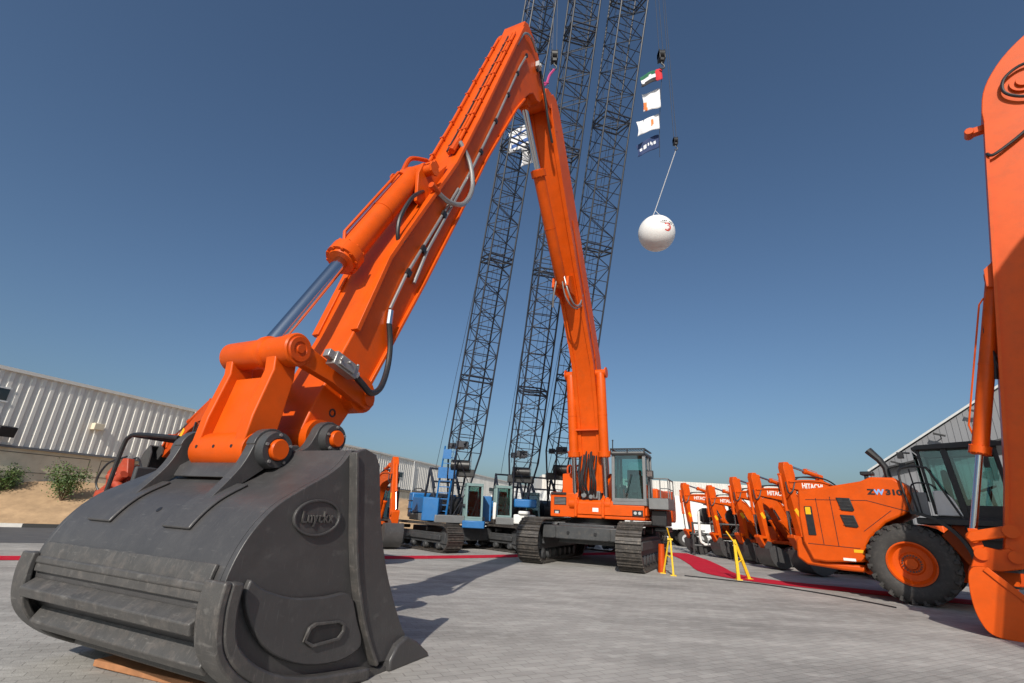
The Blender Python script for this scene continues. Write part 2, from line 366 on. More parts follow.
# ------------------------------------------------------------------ generic machine pieces (local X = forward)
def crawler(root, yc, L, Hh, wd, pitch=.2, x0=0, z0=0, shoe_mat=TRACK, name='crawler_track', detail=True):
    r = Hh/2 - .05
    path = []
    xs = L/2 - r
    # stadium path param
    per = 4*xs + 2*PI*r; n = int(per/pitch); step = per/n
    m = MB()
    for i in range(n):
        d_ = i*step
        if d_ < 2*xs: p = (-xs + d_, r); a = 0
        elif d_ < 2*xs + PI*r: t = (d_-2*xs)/r; p = (xs + r*math.sin(t), r*math.cos(t)); a = -t
        elif d_ < 4*xs + PI*r: p = (xs - (d_-2*xs-PI*r), -r); a = PI
        else: t = (d_-4*xs-PI*r)/r; p = (-xs - r*math.sin(t), -r*math.cos(t)); a = PI - t
        c = Vector((x0 + p[0], yc, z0 + Hh/2 + p[1])); rot = Matrix.Rotation(-a, 3, 'Y')
        m.box(c, (step*.93, wd, .035), rot)
        for dx, hh in ((-step*.36, .045), (step*.02, .03)):
            m.box(c + rot @ Vector((dx, 0, .035)), (.022, wd, hh), rot)
        if detail:
            for yy in (-.14, .14): m.box(c + rot @ Vector((0, yy*wd/.6, -.05)), (step*.8, .05, .07), rot)
    tr = m.build(name, shoe_mat, root, smooth=False)
    m = MB(); m.bx(x0-xs, x0+xs, yc-wd*.22, yc+wd*.22, z0+Hh*.3, z0+Hh*.68); m.bx(x0-xs*.9, x0+xs*.9, yc-wd*.34, yc+wd*.34, z0+Hh*.42, z0+Hh*.6)
    m.build('track_frame', FRAME, tr, bevel=.02)
    for sx, nm in ((1, 'idler_wheel'), (-1, 'drive_sprocket')):
        m = MB(); m.lathe([(-wd*.2,0),(-wd*.2,r*.45),(-wd*.14,r*.5),(-wd*.14,r*.78),(-wd*.2,r*.82),(-wd*.2,r-.09),(wd*.2,r-.09),(wd*.2,r*.82),(wd*.14,r*.78),(wd*.14,r*.5),(wd*.2,r*.45),(wd*.2,0)], (x0+sx*xs, yc, z0+Hh/2), (0,1,0), 28)
        if detail:
            for k in range(10):
                a = 2*PI*k/10
                m.cyl((x0+sx*xs+r*.33*math.cos(a), yc-wd*.23, z0+Hh/2+r*.33*math.sin(a)), (x0+sx*xs+r*.33*math.cos(a), yc+wd*.23, z0+Hh/2+r*.33*math.sin(a)), .03*Hh, seg=6)
        m.build(nm, FRAME, tr)
    nr = 7 if detail else 5
    for k in range(nr):
        x = x0 - xs*.82 + 1.64*xs*k/(nr-1)
        m = MB(); rr = Hh*.13
        m.lathe([(-wd*.3,0),(-wd*.3,rr*.7),(-wd*.22,rr),(-wd*.1,rr),(-wd*.1,rr*.7),(wd*.1,rr*.7),(wd*.1,rr),(wd*.22,rr),(wd*.3,rr*.7),(wd*.3,0)], (x, yc, z0+.09+rr), (0,1,0), 16)
        m.build('track_roller', FRAME, tr)
    for k in (-.4, .4):
        m = MB(); m.cyl((x0+k*xs, yc-wd*.2, z0+Hh*.8), (x0+k*xs, yc+wd*.2, z0+Hh*.8), Hh*.07, seg=12); m.build('carrier_roller', FRAME, tr)
    return tr

def hydraulic(root, p0, p1, rb, rr, frac, name='hydraulic_cylinder', mat_=None, head=True, seg=20):
    """barrel from p0 for frac of the way, then a chrome rod to p1"""
    mat_ = mat_ or ORANGE
    p0, p1 = Vector(p0), Vector(p1); ax = (p1-p0).normalized(); L = (p1-p0).length; Lb = L*frac
    m = MB(); m.lathe([(0,0),(0,rb*.8),(rb*.5,rb),(Lb*.5,rb),(Lb*.5,rb*1.04),(Lb*.5+.03,rb*1.04),(Lb*.5+.03,rb),(Lb-rb*1.2,rb),(Lb-rb*1.2,rb*1.28),(Lb-rb*.2,rb*1.28),(Lb-rb*.2,rb*1.05),(Lb,rb*1.0),(Lb,0)], p0, ax, seg)
    side = ax.cross(Vector((0,1,0)));
    if side.length < .1: side = Vector((1,0,0))
    side.normalize(); yy = ax.cross(side)
    for k in range(10):
        a = 2*PI*k/10; q = (side*math.cos(a)+yy*math.sin(a))*rb*1.16
        m.cyl(p0+ax*(Lb-rb*1.35)+q, p0+ax*(Lb-rb*.1)+q, rb*.12, seg=6)
    m.cyl(p0+Vector((0,-rb*1.1,0)), p0+Vector((0,rb*1.1,0)), rb*.75, seg=seg)
    c = m.build(name, mat_, root)
    m = MB(); m.cyl(p0+ax*Lb*.9, p1, rr, seg=seg); m.build('piston_rod', CHROME, c)
    if head:
        m = MB(); m.cyl(p1+Vector((0,-rb*.9,0)), p1+Vector((0,rb*.9,0)), rb*.8, seg=seg); m.box(p1-ax*rb*.7, (rb*1.1, rb*1.2, rb*1.1)); m.build('rod_eye', mat_, c, bevel=.01)
    m = MB(); q = side*(rb+.03)
    if q.z < 0: q = -q
    m.tube([p0+ax*Lb*.12+q*.8, p0+ax*Lb*.16+q*1.15, p0+ax*Lb*.85+q*1.15, p0+ax*Lb*.9+q*.7], rb*.13, 6); m.build('hydraulic_pipe', mat_, c)
    return c

def railing(pts, h, r, mids=1, posts=None):
    m = MB(); m.tube([(p[0],p[1],p[2]+h) for p in pts], r, 6)
    for k in range(mids): m.tube([(p[0],p[1],p[2]+h*(k+1)/(mids+1)) for p in pts], r*.8, 6)
    for p in pts: m.cyl(p, (p[0],p[1],p[2]+h), r, seg=6)
    return m

def cab(root, x0, x1, y0, y1, z0, z1, lean=.0, slope=.0, frame_mat=BLACK, low_mat=None, mull=.09, guard=False):
    """x0 = front (glass) x, x1 = back. frame, glass panes, seat. low_mat for lower body"""
    s = 1 if x1 > x0 else -1
    f = MB(); zb = z0 + (z1-z0)*.10
    t = mull
    def post(xa, ya, xb, yb):
        f.hexa([(xa-t/2,ya-t/2,z0),(xa+t/2,ya-t/2,z0),(xa+t/2,ya+t/2,z0),(xa-t/2,ya+t/2,z0),(xb-t/2,yb-t/2,z1),(xb+t/2,yb-t/2,z1),(xb+t/2,yb+t/2,z1),(xb-t/2,yb+t/2,z1)])
    xf0, xf1 = x0 + s*t/2, x0 + s*(lean + t/2); xb = x1 - s*t/2; ya, yb = y0+t/2, y1-t/2
    xm = x0 + (x1-x0)*.55
    for y in (ya, yb): post(xf0, y, xf1, y); post(xb, y, xb, y); post(xm, y, xm, y)
    f.bx(x0+s*lean*.9, x1, y0, y1, z1-.02, z1+.10)
    f.bx(x0, x1, y0, y1, z0-.05, z0+.06)
    for y in (ya, yb): f.bx(x0, x1, y-t*.4, y+t*.4, z0+.06, z0+(z1-z0)*(.12 if y != 99 else 0))
    f.bx(x0+s*.002, x0+s*t, y0+.01, y1-.01, z0+.06, zb)
    c = f.build('cab', frame_mat, root, bevel=.012)
    g = MB(); e = .015
    g.extr([(xf0-s*.0,y0+t,zb),(xf0,y1-t,zb),(xf1,y1-t,z1-.03),(xf1,y0+t,z1-.03)], (s*e,0,0)); g.build('windscreen', GLASSM, c, smooth=False)
    for y in (ya, yb):
        g = MB(); g.extr([(xf0,y,zb),(xm,y,zb),(xm,y,z1-.03),(xf1,y,z1-.03)], (0,e,0)); g.build('door_window', GLASSM, c, smooth=False)
        g = MB(); g.extr([(xm+s*t/2,y,z0+(z1-z0)*.35),(xb,y,z0+(z1-z0)*.35),(xb,y,z1-.03),(xm+s*t/2,y,z1-.03)], (0,e,0)); g.build('side_window', GLASSM, c, smooth=False)
        g = MB(); g.bx(xm+s*t/2, xb-s*t/2, y-.02, y+.02, z0, z0+(z1-z0)*.35); g.build('lower_panel', low_mat or frame_mat, c, smooth=False)
    g = MB(); g.extr([(xb,y0+t,z0+(z1-z0)*.4),(xb,y1-t,z0+(z1-z0)*.4),(xb,y1-t,z1-.03),(xb,y0+t,z1-.03)], (s*-e,0,0)); g.build('rear_window', GLASSM, c, smooth=False)
    g = MB(); xc = x0+(x1-x0)*.6; yc = (y0+y1)/2
    g.bx(xc-.25,xc+.25,yc-.25,yc+.25,z0+.35,z0+.5); g.bx(xc+s*.2,xc+s*.32,yc-.24,yc+.24,z0+.45,z0+1.15); g.bx(xc-.15,xc+.15,yc-.15,yc+.15,z0,z0+.35)
    g.bx(xc-.2,xc+.25,yc-.4,yc-.28,z0+.5,z0+.62); g.bx(xc-.2,xc+.25,yc+.28,yc+.4,z0+.5,z0+.62)
    g.build('driver_seat', CABIN, c, bevel=.03)
    g = MB(); g.box((x0+s*.35,yc,z0+.72),(.06,.35,.05)); g.cyl((x0+s*.35,yc,z0),(x0+s*.35,yc,z0+.72),.03); g.bx(x0+s*.15,x0+s*.3,y1-.3,y1-.14,z0,z0+.9); g.build('control_console', CABIN, c)
    g = MB(); g.tube([(x0+s*.03-s*.03,yc-.1,zb+.05),(x0+s*(lean*.5)-s*.03,yc+.1,zb+(z1-zb)*.55)],.012,5); g.build('wiper', BLACK, c)
    if guard:
        g = MB()
        xg = x0+s*lean-s*.08
        for z in (z1-.0, z1+.16): g.bx(x0+s*lean-s*.10, x1, y0-.02, y0+.03, z, z+.04); g.bx(x0+s*lean-s*.10, x1, y1-.03, y1+.02, z, z+.04); g.bx(x0+s*lean-s*.10, x0+s*lean-s*.05, y0, y1, z, z+.04)
        for k in range(12):
            y = y0 + (y1-y0)*(k+.5)/12; g.bx(x0+s*lean-s*.09, x1, y-.012, y+.012, z1+.165, z1+.19)
        for y in (y0, (y0+y1)/2, y1): g.bx(x0+s*lean-s*.10, x0+s*lean-s*.06, y-.02, y+.02, z1, z1+.18)
        g.build('roof_guard', BLACK, c, smooth=False)
    return c

# ================================================================== main long-reach excavator
HX = (math.sin(R(26)), math.cos(R(26)))
P00 = Vector((-2.22, 6.907, 0)); S0 = 12.6
root = thing('long_reach_excavator', 'giant orange crawler excavator with towering folded arm and huge dark grey bucket', 'excavator',
             (P00.x + HX[0]*S0, P00.y + HX[1]*S0, 0), math.atan2(HX[1], HX[0]))
EX = Matrix.Translation((-S0, 0, 0)) @ Matrix.Diagonal((1, -1, 1, 1))     # (s, off, z) -> local
def X(): return MB(EX)
# --- bucket
prof = [(-1.50,2.05),(-1.60,1.91),(-1.76,1.79),(-2.0,1.66),(-2.26,1.50),(-2.45,1.28),(-2.56,1.02),(-2.58,.78),(-2.50,.58),(-2.32,.38),(-2.02,.22),(-1.6,.12),(-.9,.05),(-.25,.02),(.0,.0)]
outer = smooth_pts(prof, 5)
def inset(pl_, d_):
    out = []
    for i, p in enumerate(pl_):
        t = (pl_[min(i+1, len(pl_)-1)] - pl_[max(i-1, 0)]).normalized(); n = Vector((-t.y, t.x))
        out.append(p + n*d_)
    return out
inner = inset(outer, .05)
m = X(); m.strip([tuple(p) for p in outer], [tuple(p) for p in inner], -1.16, 1.44)
bucket = m.build('bucket', STEEL, root, ang=50)
front = [(.0,.0),(-.20,.12),(-.43,.32),(-.70,.72),(-.88,1.08),(-1.02,1.5),(-1.12,1.92),(-1.2,2.02),(-1.36,2.06)]
for o0, o1 in ((1.44, 1.50), (-1.22, -1.16)):
    m = X(); m.prism([tuple(p) for p in outer] + [tuple(p) for p in smooth_pts(front, 3)], o0, o1); m.build('side_plate', STEEL, bucket, bevel=.012)
for sgn in (1, -1):
    # side cutter bar along the mouth
    a0, a1 = (1.502, 1.56) if sgn > 0 else (-1.28, -1.222)
    m = X(); rib = smooth_pts([(-.80,.10),(-1.02,.42),(-1.22,.85),(-1.34,1.25),(-1.42,1.65),(-1.50,2.03)], 4)
    m.prism([tuple(p) for p in smooth_pts([(.0,.02),(-.20,.14),(-.43,.34),(-.70,.74),(-.88,1.09),(-1.02,1.5),(-1.12,1.93)], 4)] + [(-1.2,2.04),(-1.36,2.08)] + [tuple(p) for p in rib[::-1]], a0, a1)
    m.build('side_cutter', STEEL, bucket, bevel=.012)
    m = X(); a2, a3 = (1.60, 1.50) if sgn > 0 else (-1.32, -1.22)
    for q0, q1 in zip(rib, rib[1:]):
        pass
    ro = inset(rib, .035); m.prism([tuple(p) for p in rib] + [tuple(p) for p in ro[::-1]], min(a2,a3), max(a2,a3)); m.build('side_rib', STEEL2, bucket, bevel=.008)
    # heel shroud ring
    seg_ = [p for p in smooth_pts([(-2.59,.98),(-2.60,.78),(-2.54,.54),(-2.34,.34),(-2.02,.18),(-1.6,.08),(-.95,.0)], 5)]
    so_ = inset(seg_, -.065); si_ = inset(seg_, .16)
    m = X(); b0, b1 = (1.38, 1.62) if sgn > 0 else (-1.32, -1.10)
    m.prism([tuple(p) for p in so_] + [tuple(p) for p in inset(seg_, -.004)[::-1]], b0, b1)
    m.build('heel_shroud', STEEL2, bucket, bevel=.015)
    m = X(); c0, c1 = (1.50, 1.62) if sgn > 0 else (-1.32, -1.22)
    m.prism([tuple(p) for p in inset(seg_, -.004)] + [tuple(p) for p in inset(seg_, .10)[::-1]], c0, c1); m.build('heel_rim', STEEL2, bucket, bevel=.02)
    # raised wear plate with lifting slot
    pl_ = smooth_pts([(-2.40,.98),(-2.25,.89),(-1.95,.80),(-1.6,.77),(-1.30,.76),(-1.15,.52),(-1.05,.34),(-1.10,.26),(-1.34,.22),(-1.74,.28),(-2.10,.44),(-2.32,.66),(-2.42,.86),(-2.40,.98)], 3)[:-1]
    d0, d1 = (1.502, 1.56) if sgn > 0 else (-1.28, -1.222)
    m = X(); m.prism([tuple(p) for p in pl_], d0, d1); m.build('wear_plate', STEEL, bucket, bevel=.014)
    e0, e1 = (1.56, 1.585) if sgn > 0 else (-1.305, -1.28)
    sl = [(-1.80,.46),(-1.76,.56),(-1.70,.585),(-1.40,.56),(-1.33,.52),(-1.32,.46),(-1.38,.40),(-1.70,.40)]
    sc_ = [((p[0]+1.56)*.87-1.56, (p[1]-.49)*.74+.49) for p in sl]
    m = X(); m.strip(sl + [sl[0]], sc_ + [sc_[0]], e0, e1); m.build('slot_collar', STEEL2, bucket, bevel=.005)
    m = X(); m.prism(sc_, e0, e1 - .018*sgn if sgn > 0 else e1+.0); m.build('lifting_slot', BLACK, bucket)
# lip and corner tooth
m = X(); m.hexa([(-1.0,-1.36,0),(.0,-1.36,0),(.0,1.58,0),(-1.0,1.58,0),(-1.0,-1.36,.05),(-.12,-1.36,.05),(-.12,1.58,.05),(-1.0,1.58,.05)]); m.build('cutting_edge', STEEL2, bucket)
for sgn in (1, -1):
    m = X(); y0, y1 = (1.42, 1.63) if sgn > 0 else (-1.41, -1.20); m.prism([(-.66,.0),(.03,.0),(.0,.05),(-.22,.19),(-.40,.27),(-.56,.22),(-.66,.10)], y0, y1); m.build('corner_shroud', STEEL, bucket, bevel=.02)
# wear bars across the heel
def normal_at(k):
    p = outer[k]; t = (outer[min(k+1,len(outer)-1)] - outer[k-1]).normalized(); return p, t, Vector((t.y, -t.x))*1.0
for (pa, wd_, hh) in (((-2.58,.93), .05, .05), ((-2.56,.68), .08, .12), ((-2.40,.44), .085, .13), ((-2.02,.225), .10, .10)):
    k = min(range(len(outer)), key=lambda i: (outer[i]-Vector(pa)).length); p, t, n = normal_at(k)
    if n.dot(Vector((-1,-.3))) < 0: n = -n
    q = [p - t*wd_ - n*.01, p + t*wd_ - n*.01, p + t*wd_*.55 + n*hh, p - t*wd_*.55 + n*hh]
    m = X(); m.prism([tuple(v) for v in q], -1.09, 1.372); m.build('wear_bar', STEEL2, bucket, bevel=.012)
# ledge plate above heel
k0 = min(range(len(outer)), key=lambda i: (outer[i]-Vector((-2.56,1.05))).length); k1 = min(range(len(outer)), key=lambda i: (outer[i]-Vector((-2.58,.84))).length)
sg = outer[k0:k1+1]
m = X(); m.prism([tuple(p) for p in inset(sg,-.004)] + [tuple(p) for p in inset(sg,-.035)[::-1]], -1.09, 1.372); m.build('heel_liner', STEEL2, bucket, bevel=.008)
# pierced drain hole
k = min(range(len(outer)), key=lambda i: (outer[i]-Vector((-2.33,1.42))).length); p, t, n = normal_at(k)
if n.dot(Vector((-1,.5))) < 0: n = -n
m = X(); m.cyl((p.x+n.x*.004, .1, p.y+n.y*.004), (p.x-n.x*.02, .1, p.y-n.y*.02), .028, seg=14); m.build('drain_hole', BLACK, bucket)
# top hinge box between ears
m = X(); m.prism([(-1.50,2.05),(-1.95,1.73),(-1.9,1.86),(-1.55,2.10),(-1.30,2.14),(-1.12,2.06),(-1.16,1.96)], -.52, .52); m.build('hinge_beam', STEEL, bucket, bevel=.02)
# ears
ear = smooth_pts([(-2.44,1.34),(-2.22,1.58),(-2.02,1.84),(-1.93,2.06)], 4) + [Vector(p) for p in circle2(-1.73,2.03,.215,170,60,7)] + smooth_pts([(-1.55,2.12),(-1.42,2.06),(-1.27,2.12),(-1.18,2.28)], 3) + \
      [Vector(p) for p in circle2(-.98,2.25,.20,150,-40,9)] + [Vector((-.84,2.0)), Vector((-1.14,1.98)), Vector((-1.6,1.96)), Vector((-2.0,1.66))]
for o0, o1 in ((.52,.64),(-.64,-.52)):
    m = X(); m.prism([tuple(p) for p in ear], o0, o1); m.build('bucket_ear', STEEL, bucket, bevel=.02)
    sg2 = 1 if o0 > 0 else -1
    for (cs, cz, r_) in ((-1.73,2.03,.19),(-.98,2.25,.17)):
        ya, yb = (o1, o1+.10) if sg2 > 0 else (o0-.10, o0)
        m = X(); m.lathe([(0,.0),(0,r_),(.10,r_*.93),(.10,r_*.62),(.09,r_*.6),(.09,0)], (cs, o1 if sg2>0 else o0, cz), (0,sg2,0), 28); m.build('pin_boss', FRAME, bucket)
        m = X(); m.lathe([(0,.0),(0,r_*.56),(.13,r_*.56),(.145,r_*.50),(.145,0)], (cs, o1 if sg2>0 else o0, cz), (0,sg2,0), 24); m.build('pin_cap', ORANGE, bucket)
        for kx in range(5):
            a = R(72*kx+20); m = X(); m.cyl((cs+r_*.78*math.cos(a), (o1+.09)*1 if sg2>0 else o0-.09, cz+r_*.78*math.sin(a)), (cs+r_*.78*math.cos(a), o1+.118 if sg2>0 else o0-.118, cz+r_*.78*math.sin(a)), .016, seg=6)
            m.build('boss_bolt', PIPE, bucket)
    # strap plates trailing down the back
    k0 = min(range(len(outer)), key=lambda i: (outer[i]-Vector((-2.02,1.66))).length); k1 = min(range(len(outer)), key=lambda i: (outer[i]-Vector((-2.46,1.26))).length)
    sg = outer[k0:k1+1]; 
    yA, yB = ((.40,.78) if o0 > 0 else (-.78,-.40))
    m = X(); m.prism([tuple(p) for p in inset(sg,-.003)] + [tuple(p) for p in inset(sg,-.03)[::-1]], yA, yB); m.build('back_strap', STEEL, bucket, bevel=.012)
# maker's oval badge
oc = Vector((-1.81, 1.42))
m = X(); pts = [(oc.x + .27*math.cos(R(a)), oc.y + .155*math.sin(R(a))) for a in range(0, 361, 10)]; pin_ = [(oc.x + .25*math.cos(R(a)), oc.y + .137*math.sin(R(a))) for a in range(0, 361, 10)]
m.strip(pts, pin_, 1.502, 1.530); m.build('oval_badge', STEEL, bucket, bevel=.004)
m = X(); m.prism(pin_[:-1], 1.502, 1.510); m.build('badge_plate', STEEL, bucket)
text_part('badge_lettering', 'Luyckx', .136, Matrix.Translation((-S0,0,0)) @ face_M((oc.x, -1.512, oc.y), (1,0,0), (0,0,1)), STEEL2, bucket, ext=.016, bold=.002, sx=.86, spacing=1.12)

# --- bucket link (H-link)
m = X(); m.lathe([(-.43,0),(-.43,.175),(-.40,.19),(.40,.19),(.43,.175),(.43,0)], (-1.73,0,2.03), (0,1,0), 30)
hl = m.build('bucket_link', ORANGE, root)
LT = Vector((-1.60, 3.16)); LB = Vector((-1.73, 2.03))
m = X(); m.lathe([(-.56,0),(-.56,.15),(-.52,.175),(.06,.175),(.08,.20),(.14,.20),(.16,.175),(.44,.175),(.46,.19),(.58,.19),(.60,.175),(.60,.0)], (LT.x,0,LT.y), (0,1,0), 30); m.build('link_barrel', ORANGE, hl)
m = X(); m.lathe([(0,0),(0,.15),(.02,.14),(.02,.09),(.012,.085),(.012,.05),(.03,.045),(.03,0)], (LT.x,.60,LT.y), (0,1,0), 24); m.build('pin_cap', ORANGE2, hl)
for y0,y1 in ((-.42,-.30),(.26,.42)):
    m = X(); m.prism([(LB.x-.17,LB.y+.05),(LB.x-.13,LB.y+.35),(LT.x-.13,LT.y-.25),(LT.x-.15,LT.y),(LT.x+.14,LT.y),(LT.x+.16,LT.y-.3),(LB.x+.22,LB.y+.3),(LB.x+.17,LB.y)], y0, y1); m.build('link_arm', ORANGE, hl, bevel=.015)
m = X(); m.prism([(LB.x-.06,LB.y+.1),(LT.x-.04,LT.y-.30),(LT.x+.04,LT.y-.30),(LB.x+.06,LB.y+.1)], -.30, .26); m.build('link_web', ORANGE, hl, bevel=.01)
m = X()
for yy in (-.28, 0, .28): m.cyl((LB.x-.193,yy,LB.y+.02), (LB.x-.18,yy,LB.y+.02), .018, seg=8)
m.build('grease_hole', BLACK, hl)
# side links to stick
for y0,y1,sg2 in ((.46,.58,1),(-.58,-.46,-1)):
    a = Vector((-1.60,3.16)); b = Vector((-.38,2.86)); t = (b-a).normalized(); n = Vector((-t.y,t.x))
    pts = [tuple(a+n*.13), tuple(a*.5+b*.5+n*.09), tuple(b+n*.13)] + [(b.x+.14*math.cos(R(q)), b.y+.14*math.sin(R(q))) for q in (60,20,-20,-60,-100)] + [tuple(b-n*.13), tuple(a*.5+b*.5-n*.09), tuple(a-n*.13)]
    m = X(); m.prism(pts, y0, y1); sl_ = m.build('side_link', ORANGE, root, bevel=.015)
    m = X(); m.cyl((b.x, y0-.03, b.y), (b.x, y1+.04, b.y), .09, seg=18); m.build('pin_cap', ORANGE, sl_)
# grey manifold and hose
m = X(); c_ = Vector((-1.02, .70, 3.13)); rot = Matrix.Rotation(R(14), 3, 'Y')
m.box(c_, (.40,.14,.17), rot); m.box(c_+Vector((-.24,0,.07)), (.10,.10,.10), rot); m.box(c_+Vector((.0,.08,.0)), (.26,.03,.12), rot)
for dx in (-.14,0,.14): m.cyl(c_+Vector((dx,.09,.03)), c_+Vector((dx,.12,.03)), .02, seg=6)
mf = m.build('manifold_block', PIPE, root, bevel=.012)
m = X(); m.tube(smooth_pts([(-.83,.70,3.08),(-.66,.72,2.98),(-.42,.66,2.93),(-.14,.56,3.08),(.06,.46,3.42),(.10,.42,3.78),(.03,.40,4.12)], 6), .042, 10); m.build('hydraulic_hose', HOSE, mf)
m = X(); m.cyl((.03,.40,4.10),(.03,.40,4.32),.05,seg=8); m.build('hose_fitting', CHROME, mf); m = X(); m.cyl((-.83,.70,3.08),(-.78,.70,3.06),.06,seg=8); m.build('hose_fitting', CHROME, mf)

# --- stick
stick_poly = [(-1.10,2.15),(-1.14,2.36),(-1.02,2.70),(-.60,3.72),(-.16,5.10),(.10,5.62),(1.33,8.02),(2.05,9.82),(4.02,15.0),(4.16,15.42),(4.40,15.60),(4.85,15.5),(5.38,15.08),(5.75,14.5),(5.72,13.9),(5.50,13.55),(5.28,13.42),(4.98,13.42),(4.72,13.15),(4.38,12.62),(3.86,11.75),(2.55,9.12),(1.60,6.92),(.80,5.14),(-.20,3.05),(-.62,2.36),(-.76,2.12),(-.94,2.05)]
m = X(); m.prism(stick_poly, -.345, .345); stick = m.build('stick', ORANGE, root, bevel=.02)
# flange plates along the stick's edges
fl = [(-.56,3.78),(-.13,5.12),(.13,5.64),(1.36,8.02),(2.08,9.82),(4.04,14.95)]
for y0,y1 in ((.30,.42),(-.42,-.30)):
    m = X(); a = [Vector(p) for p in fl]; m.prism([tuple(p) for p in inset(a,.055)] + [tuple(p) for p in inset(a,-.02)[::-1]], y0, y1); m.build('stick_flange', ORANGE, stick, bevel=.008)
fl2 = [(-.22,3.02),(.78,5.12),(1.58,6.9),(2.53,9.1),(3.84,11.73),(4.36,12.60)]
for y0,y1 in ((.30,.40),(-.40,-.30)):
    m = X(); a = [Vector(p) for p in fl2]; m.prism([tuple(p) for p in inset(a,.02)] + [tuple(p) for p in inset(a,-.03)[::-1]], y0, y1); m.build('stick_flange', ORANGE, stick, bevel=.008)
m = X(); m.lathe([(-.44,0),(-.44,.21),(.44,.21),(.44,0)], (-.94,0,2.28), (0,1,0), 24); m.build('pin_boss', ORANGE, stick)
m = X(); m.lathe([(-.50,0),(-.50,.24),(.50,.24),(.50,0)], (-.40,0,2.92), (0,1,0), 24); m.build('pin_boss', ORANGE, stick)
m = X(); m.strip([(p[0],p[1]) for p in circle2(-.72,2.62,.055,0,360,14)], [(p[0],p[1]) for p in circle2(-.72,2.62,.035,0,360,14)], .346, .352); m.build('painted_ring', BLACK, stick)
# bucket cylinder on the stick's back + its mount
bc = hydraulic(root, (.62,0,7.30), (-1.60,0,3.16), .24, .115, .56, name='bucket_cylinder', head=False, seg=28) if False else None
def Xp(p): return EX @ Vector(p)
bc = hydraulic(root, Xp((.62,0,7.35)), Xp((-1.60,0,3.16)), .195, .10, .60, name='bucket_cylinder', head=False, seg=28)
for yy in (-.26,.20):
    m = X(); m.prism([(.45,6.6),(.40,7.15),(.50,7.45),(.66,7.5),(.9,7.5),(1.22,7.95),(.95,7.1),(.70,6.6)], yy, yy+.07); m.build('cylinder_bracket', ORANGE, stick, bevel=.01)
m = X(); m.cyl((.60,-.42,7.33),(.60,.42,7.33),.10,seg=18); m.cyl((.60,-.46,7.33),(.60,-.42,7.33),.13,seg=8); m.cyl((.60,.42,7.33),(.60,.46,7.33),.13,seg=8); m.build('bracket_pin', ORANGE, stick)
m = X(); m.box((.98,.0,7.80),(.08,.4,.16),Matrix.Rotation(R(-65),3,'Y')); m.build('bracket_stop', ORANGE, stick, bevel=.01)
# pipes running up the stick
def along_fl(t, off, out):
    """point at height t on the stick's back edge, out metres proud of it"""
    a = [Vector(p) for p in fl]
    for p, q in zip(a, a[1:]):
        if t <= q.y:
            u = (t-p.y)/(q.y-p.y); s_ = p.lerp(q, u); tt = (q-p).normalized(); n = Vector((-tt.y, tt.x)); s_ = s_ + n*out
            return (s_.x, off, s_.y)
    s_ = a[-1]; return (s_.x, off, s_.y)
def stick_pipe(off, z0, z1, r, mt, out=.09, n=14):
    pts = [along_fl(z0+(z1-z0)*i/n, off, out) for i in range(n+1)]
    m = X(); m.tube(pts, r, 8); p_ = m.build('hydraulic_pipe', mt, stick)
    m = X()
    for i in range(1, 2*n, 3):
        q = along_fl(z0+(z1-z0)*i/(2*n), off, out); m.box(Vector(q), (r*2.5, r*2.7, .05), Matrix.Rotation(R(22),3,'Y'))
    m.build('pipe_clamp', ORANGE2 if mt is ORANGE else BLACK, p_)
    return p_
stick_pipe(-.33, 8.3, 14.6, .035, ORANGE); stick_pipe(.12, 8.4, 14.6, .036, ORANGE); stick_pipe(.21, 8.4, 14.6, .036, ORANGE); stick_pipe(-.02, 8.6, 14.6, .018, HOSE, .06)
m = X(); m.tube([(.50,.39,5.0),(.75,.39,5.75),(1.95,.39,8.4),(2.85,.39,10.6),(3.9,.39,13.3),(4.3,.40,14.2)], .03, 8); m.build('grease_line', PIPE, stick)
m = X(); m.tube([(.02,.39,4.35),(.28,.39,5.05),(.75,.385,6.0),(1.5,.385,7.55)], .026, 8); m.build('grease_line', PIPE, stick)
m = X()
m.bm.free()
for q in ((.32,.40,5.1),(.62,.40,5.7),(1.1,.40,6.7),(2.2,.41,9.0),(2.75,.41,10.35),(3.3,.41,11.7),(3.75,.41,12.9),(4.25,.41,14.1),(5.05,.41,14.4)):
    m = X(); m.box(q, (.10,.05,.12), Matrix.Rotation(R(22),3,'Y')); m.build('line_clamp', BLACK, stick)
m = X(); m.tube(smooth_pts([(1.52,.30,8.75),(1.75,.44,8.35),(1.80,.52,7.75),(1.55,.52,7.2),(1.15,.46,6.98),(.80,.40,7.0)], 7), .048, 10); m.build('hydraulic_hose', PIPE, stick)
m = X(); m.cyl((1.40,.20,8.45),(1.56,.22,8.85),.07,seg=8); m.build('pipe_joint', ORANGE2, stick); m = X(); m.cyl((.62,.40,7.02),(.85,.40,7.0),.06); m.build('pipe_joint', ORANGE2, stick); m = X(); m.tube(smooth_pts([(.62,-.30,7.5),(.85,-.36,8.0),(1.3,-.33,8.3)],5),.045,8); m.build('pipe_joint', ORANGE2, stick)
m = X(); m.tube(smooth_pts([(.72,.2,7.0),(.45,.30,6.75),(.18,.36,6.42),(-.02,.36,5.9),(.05,.34,5.55),(.3,.30,5.72)], 6), .035, 8); m.build('hydraulic_hose', HOSE, stick)
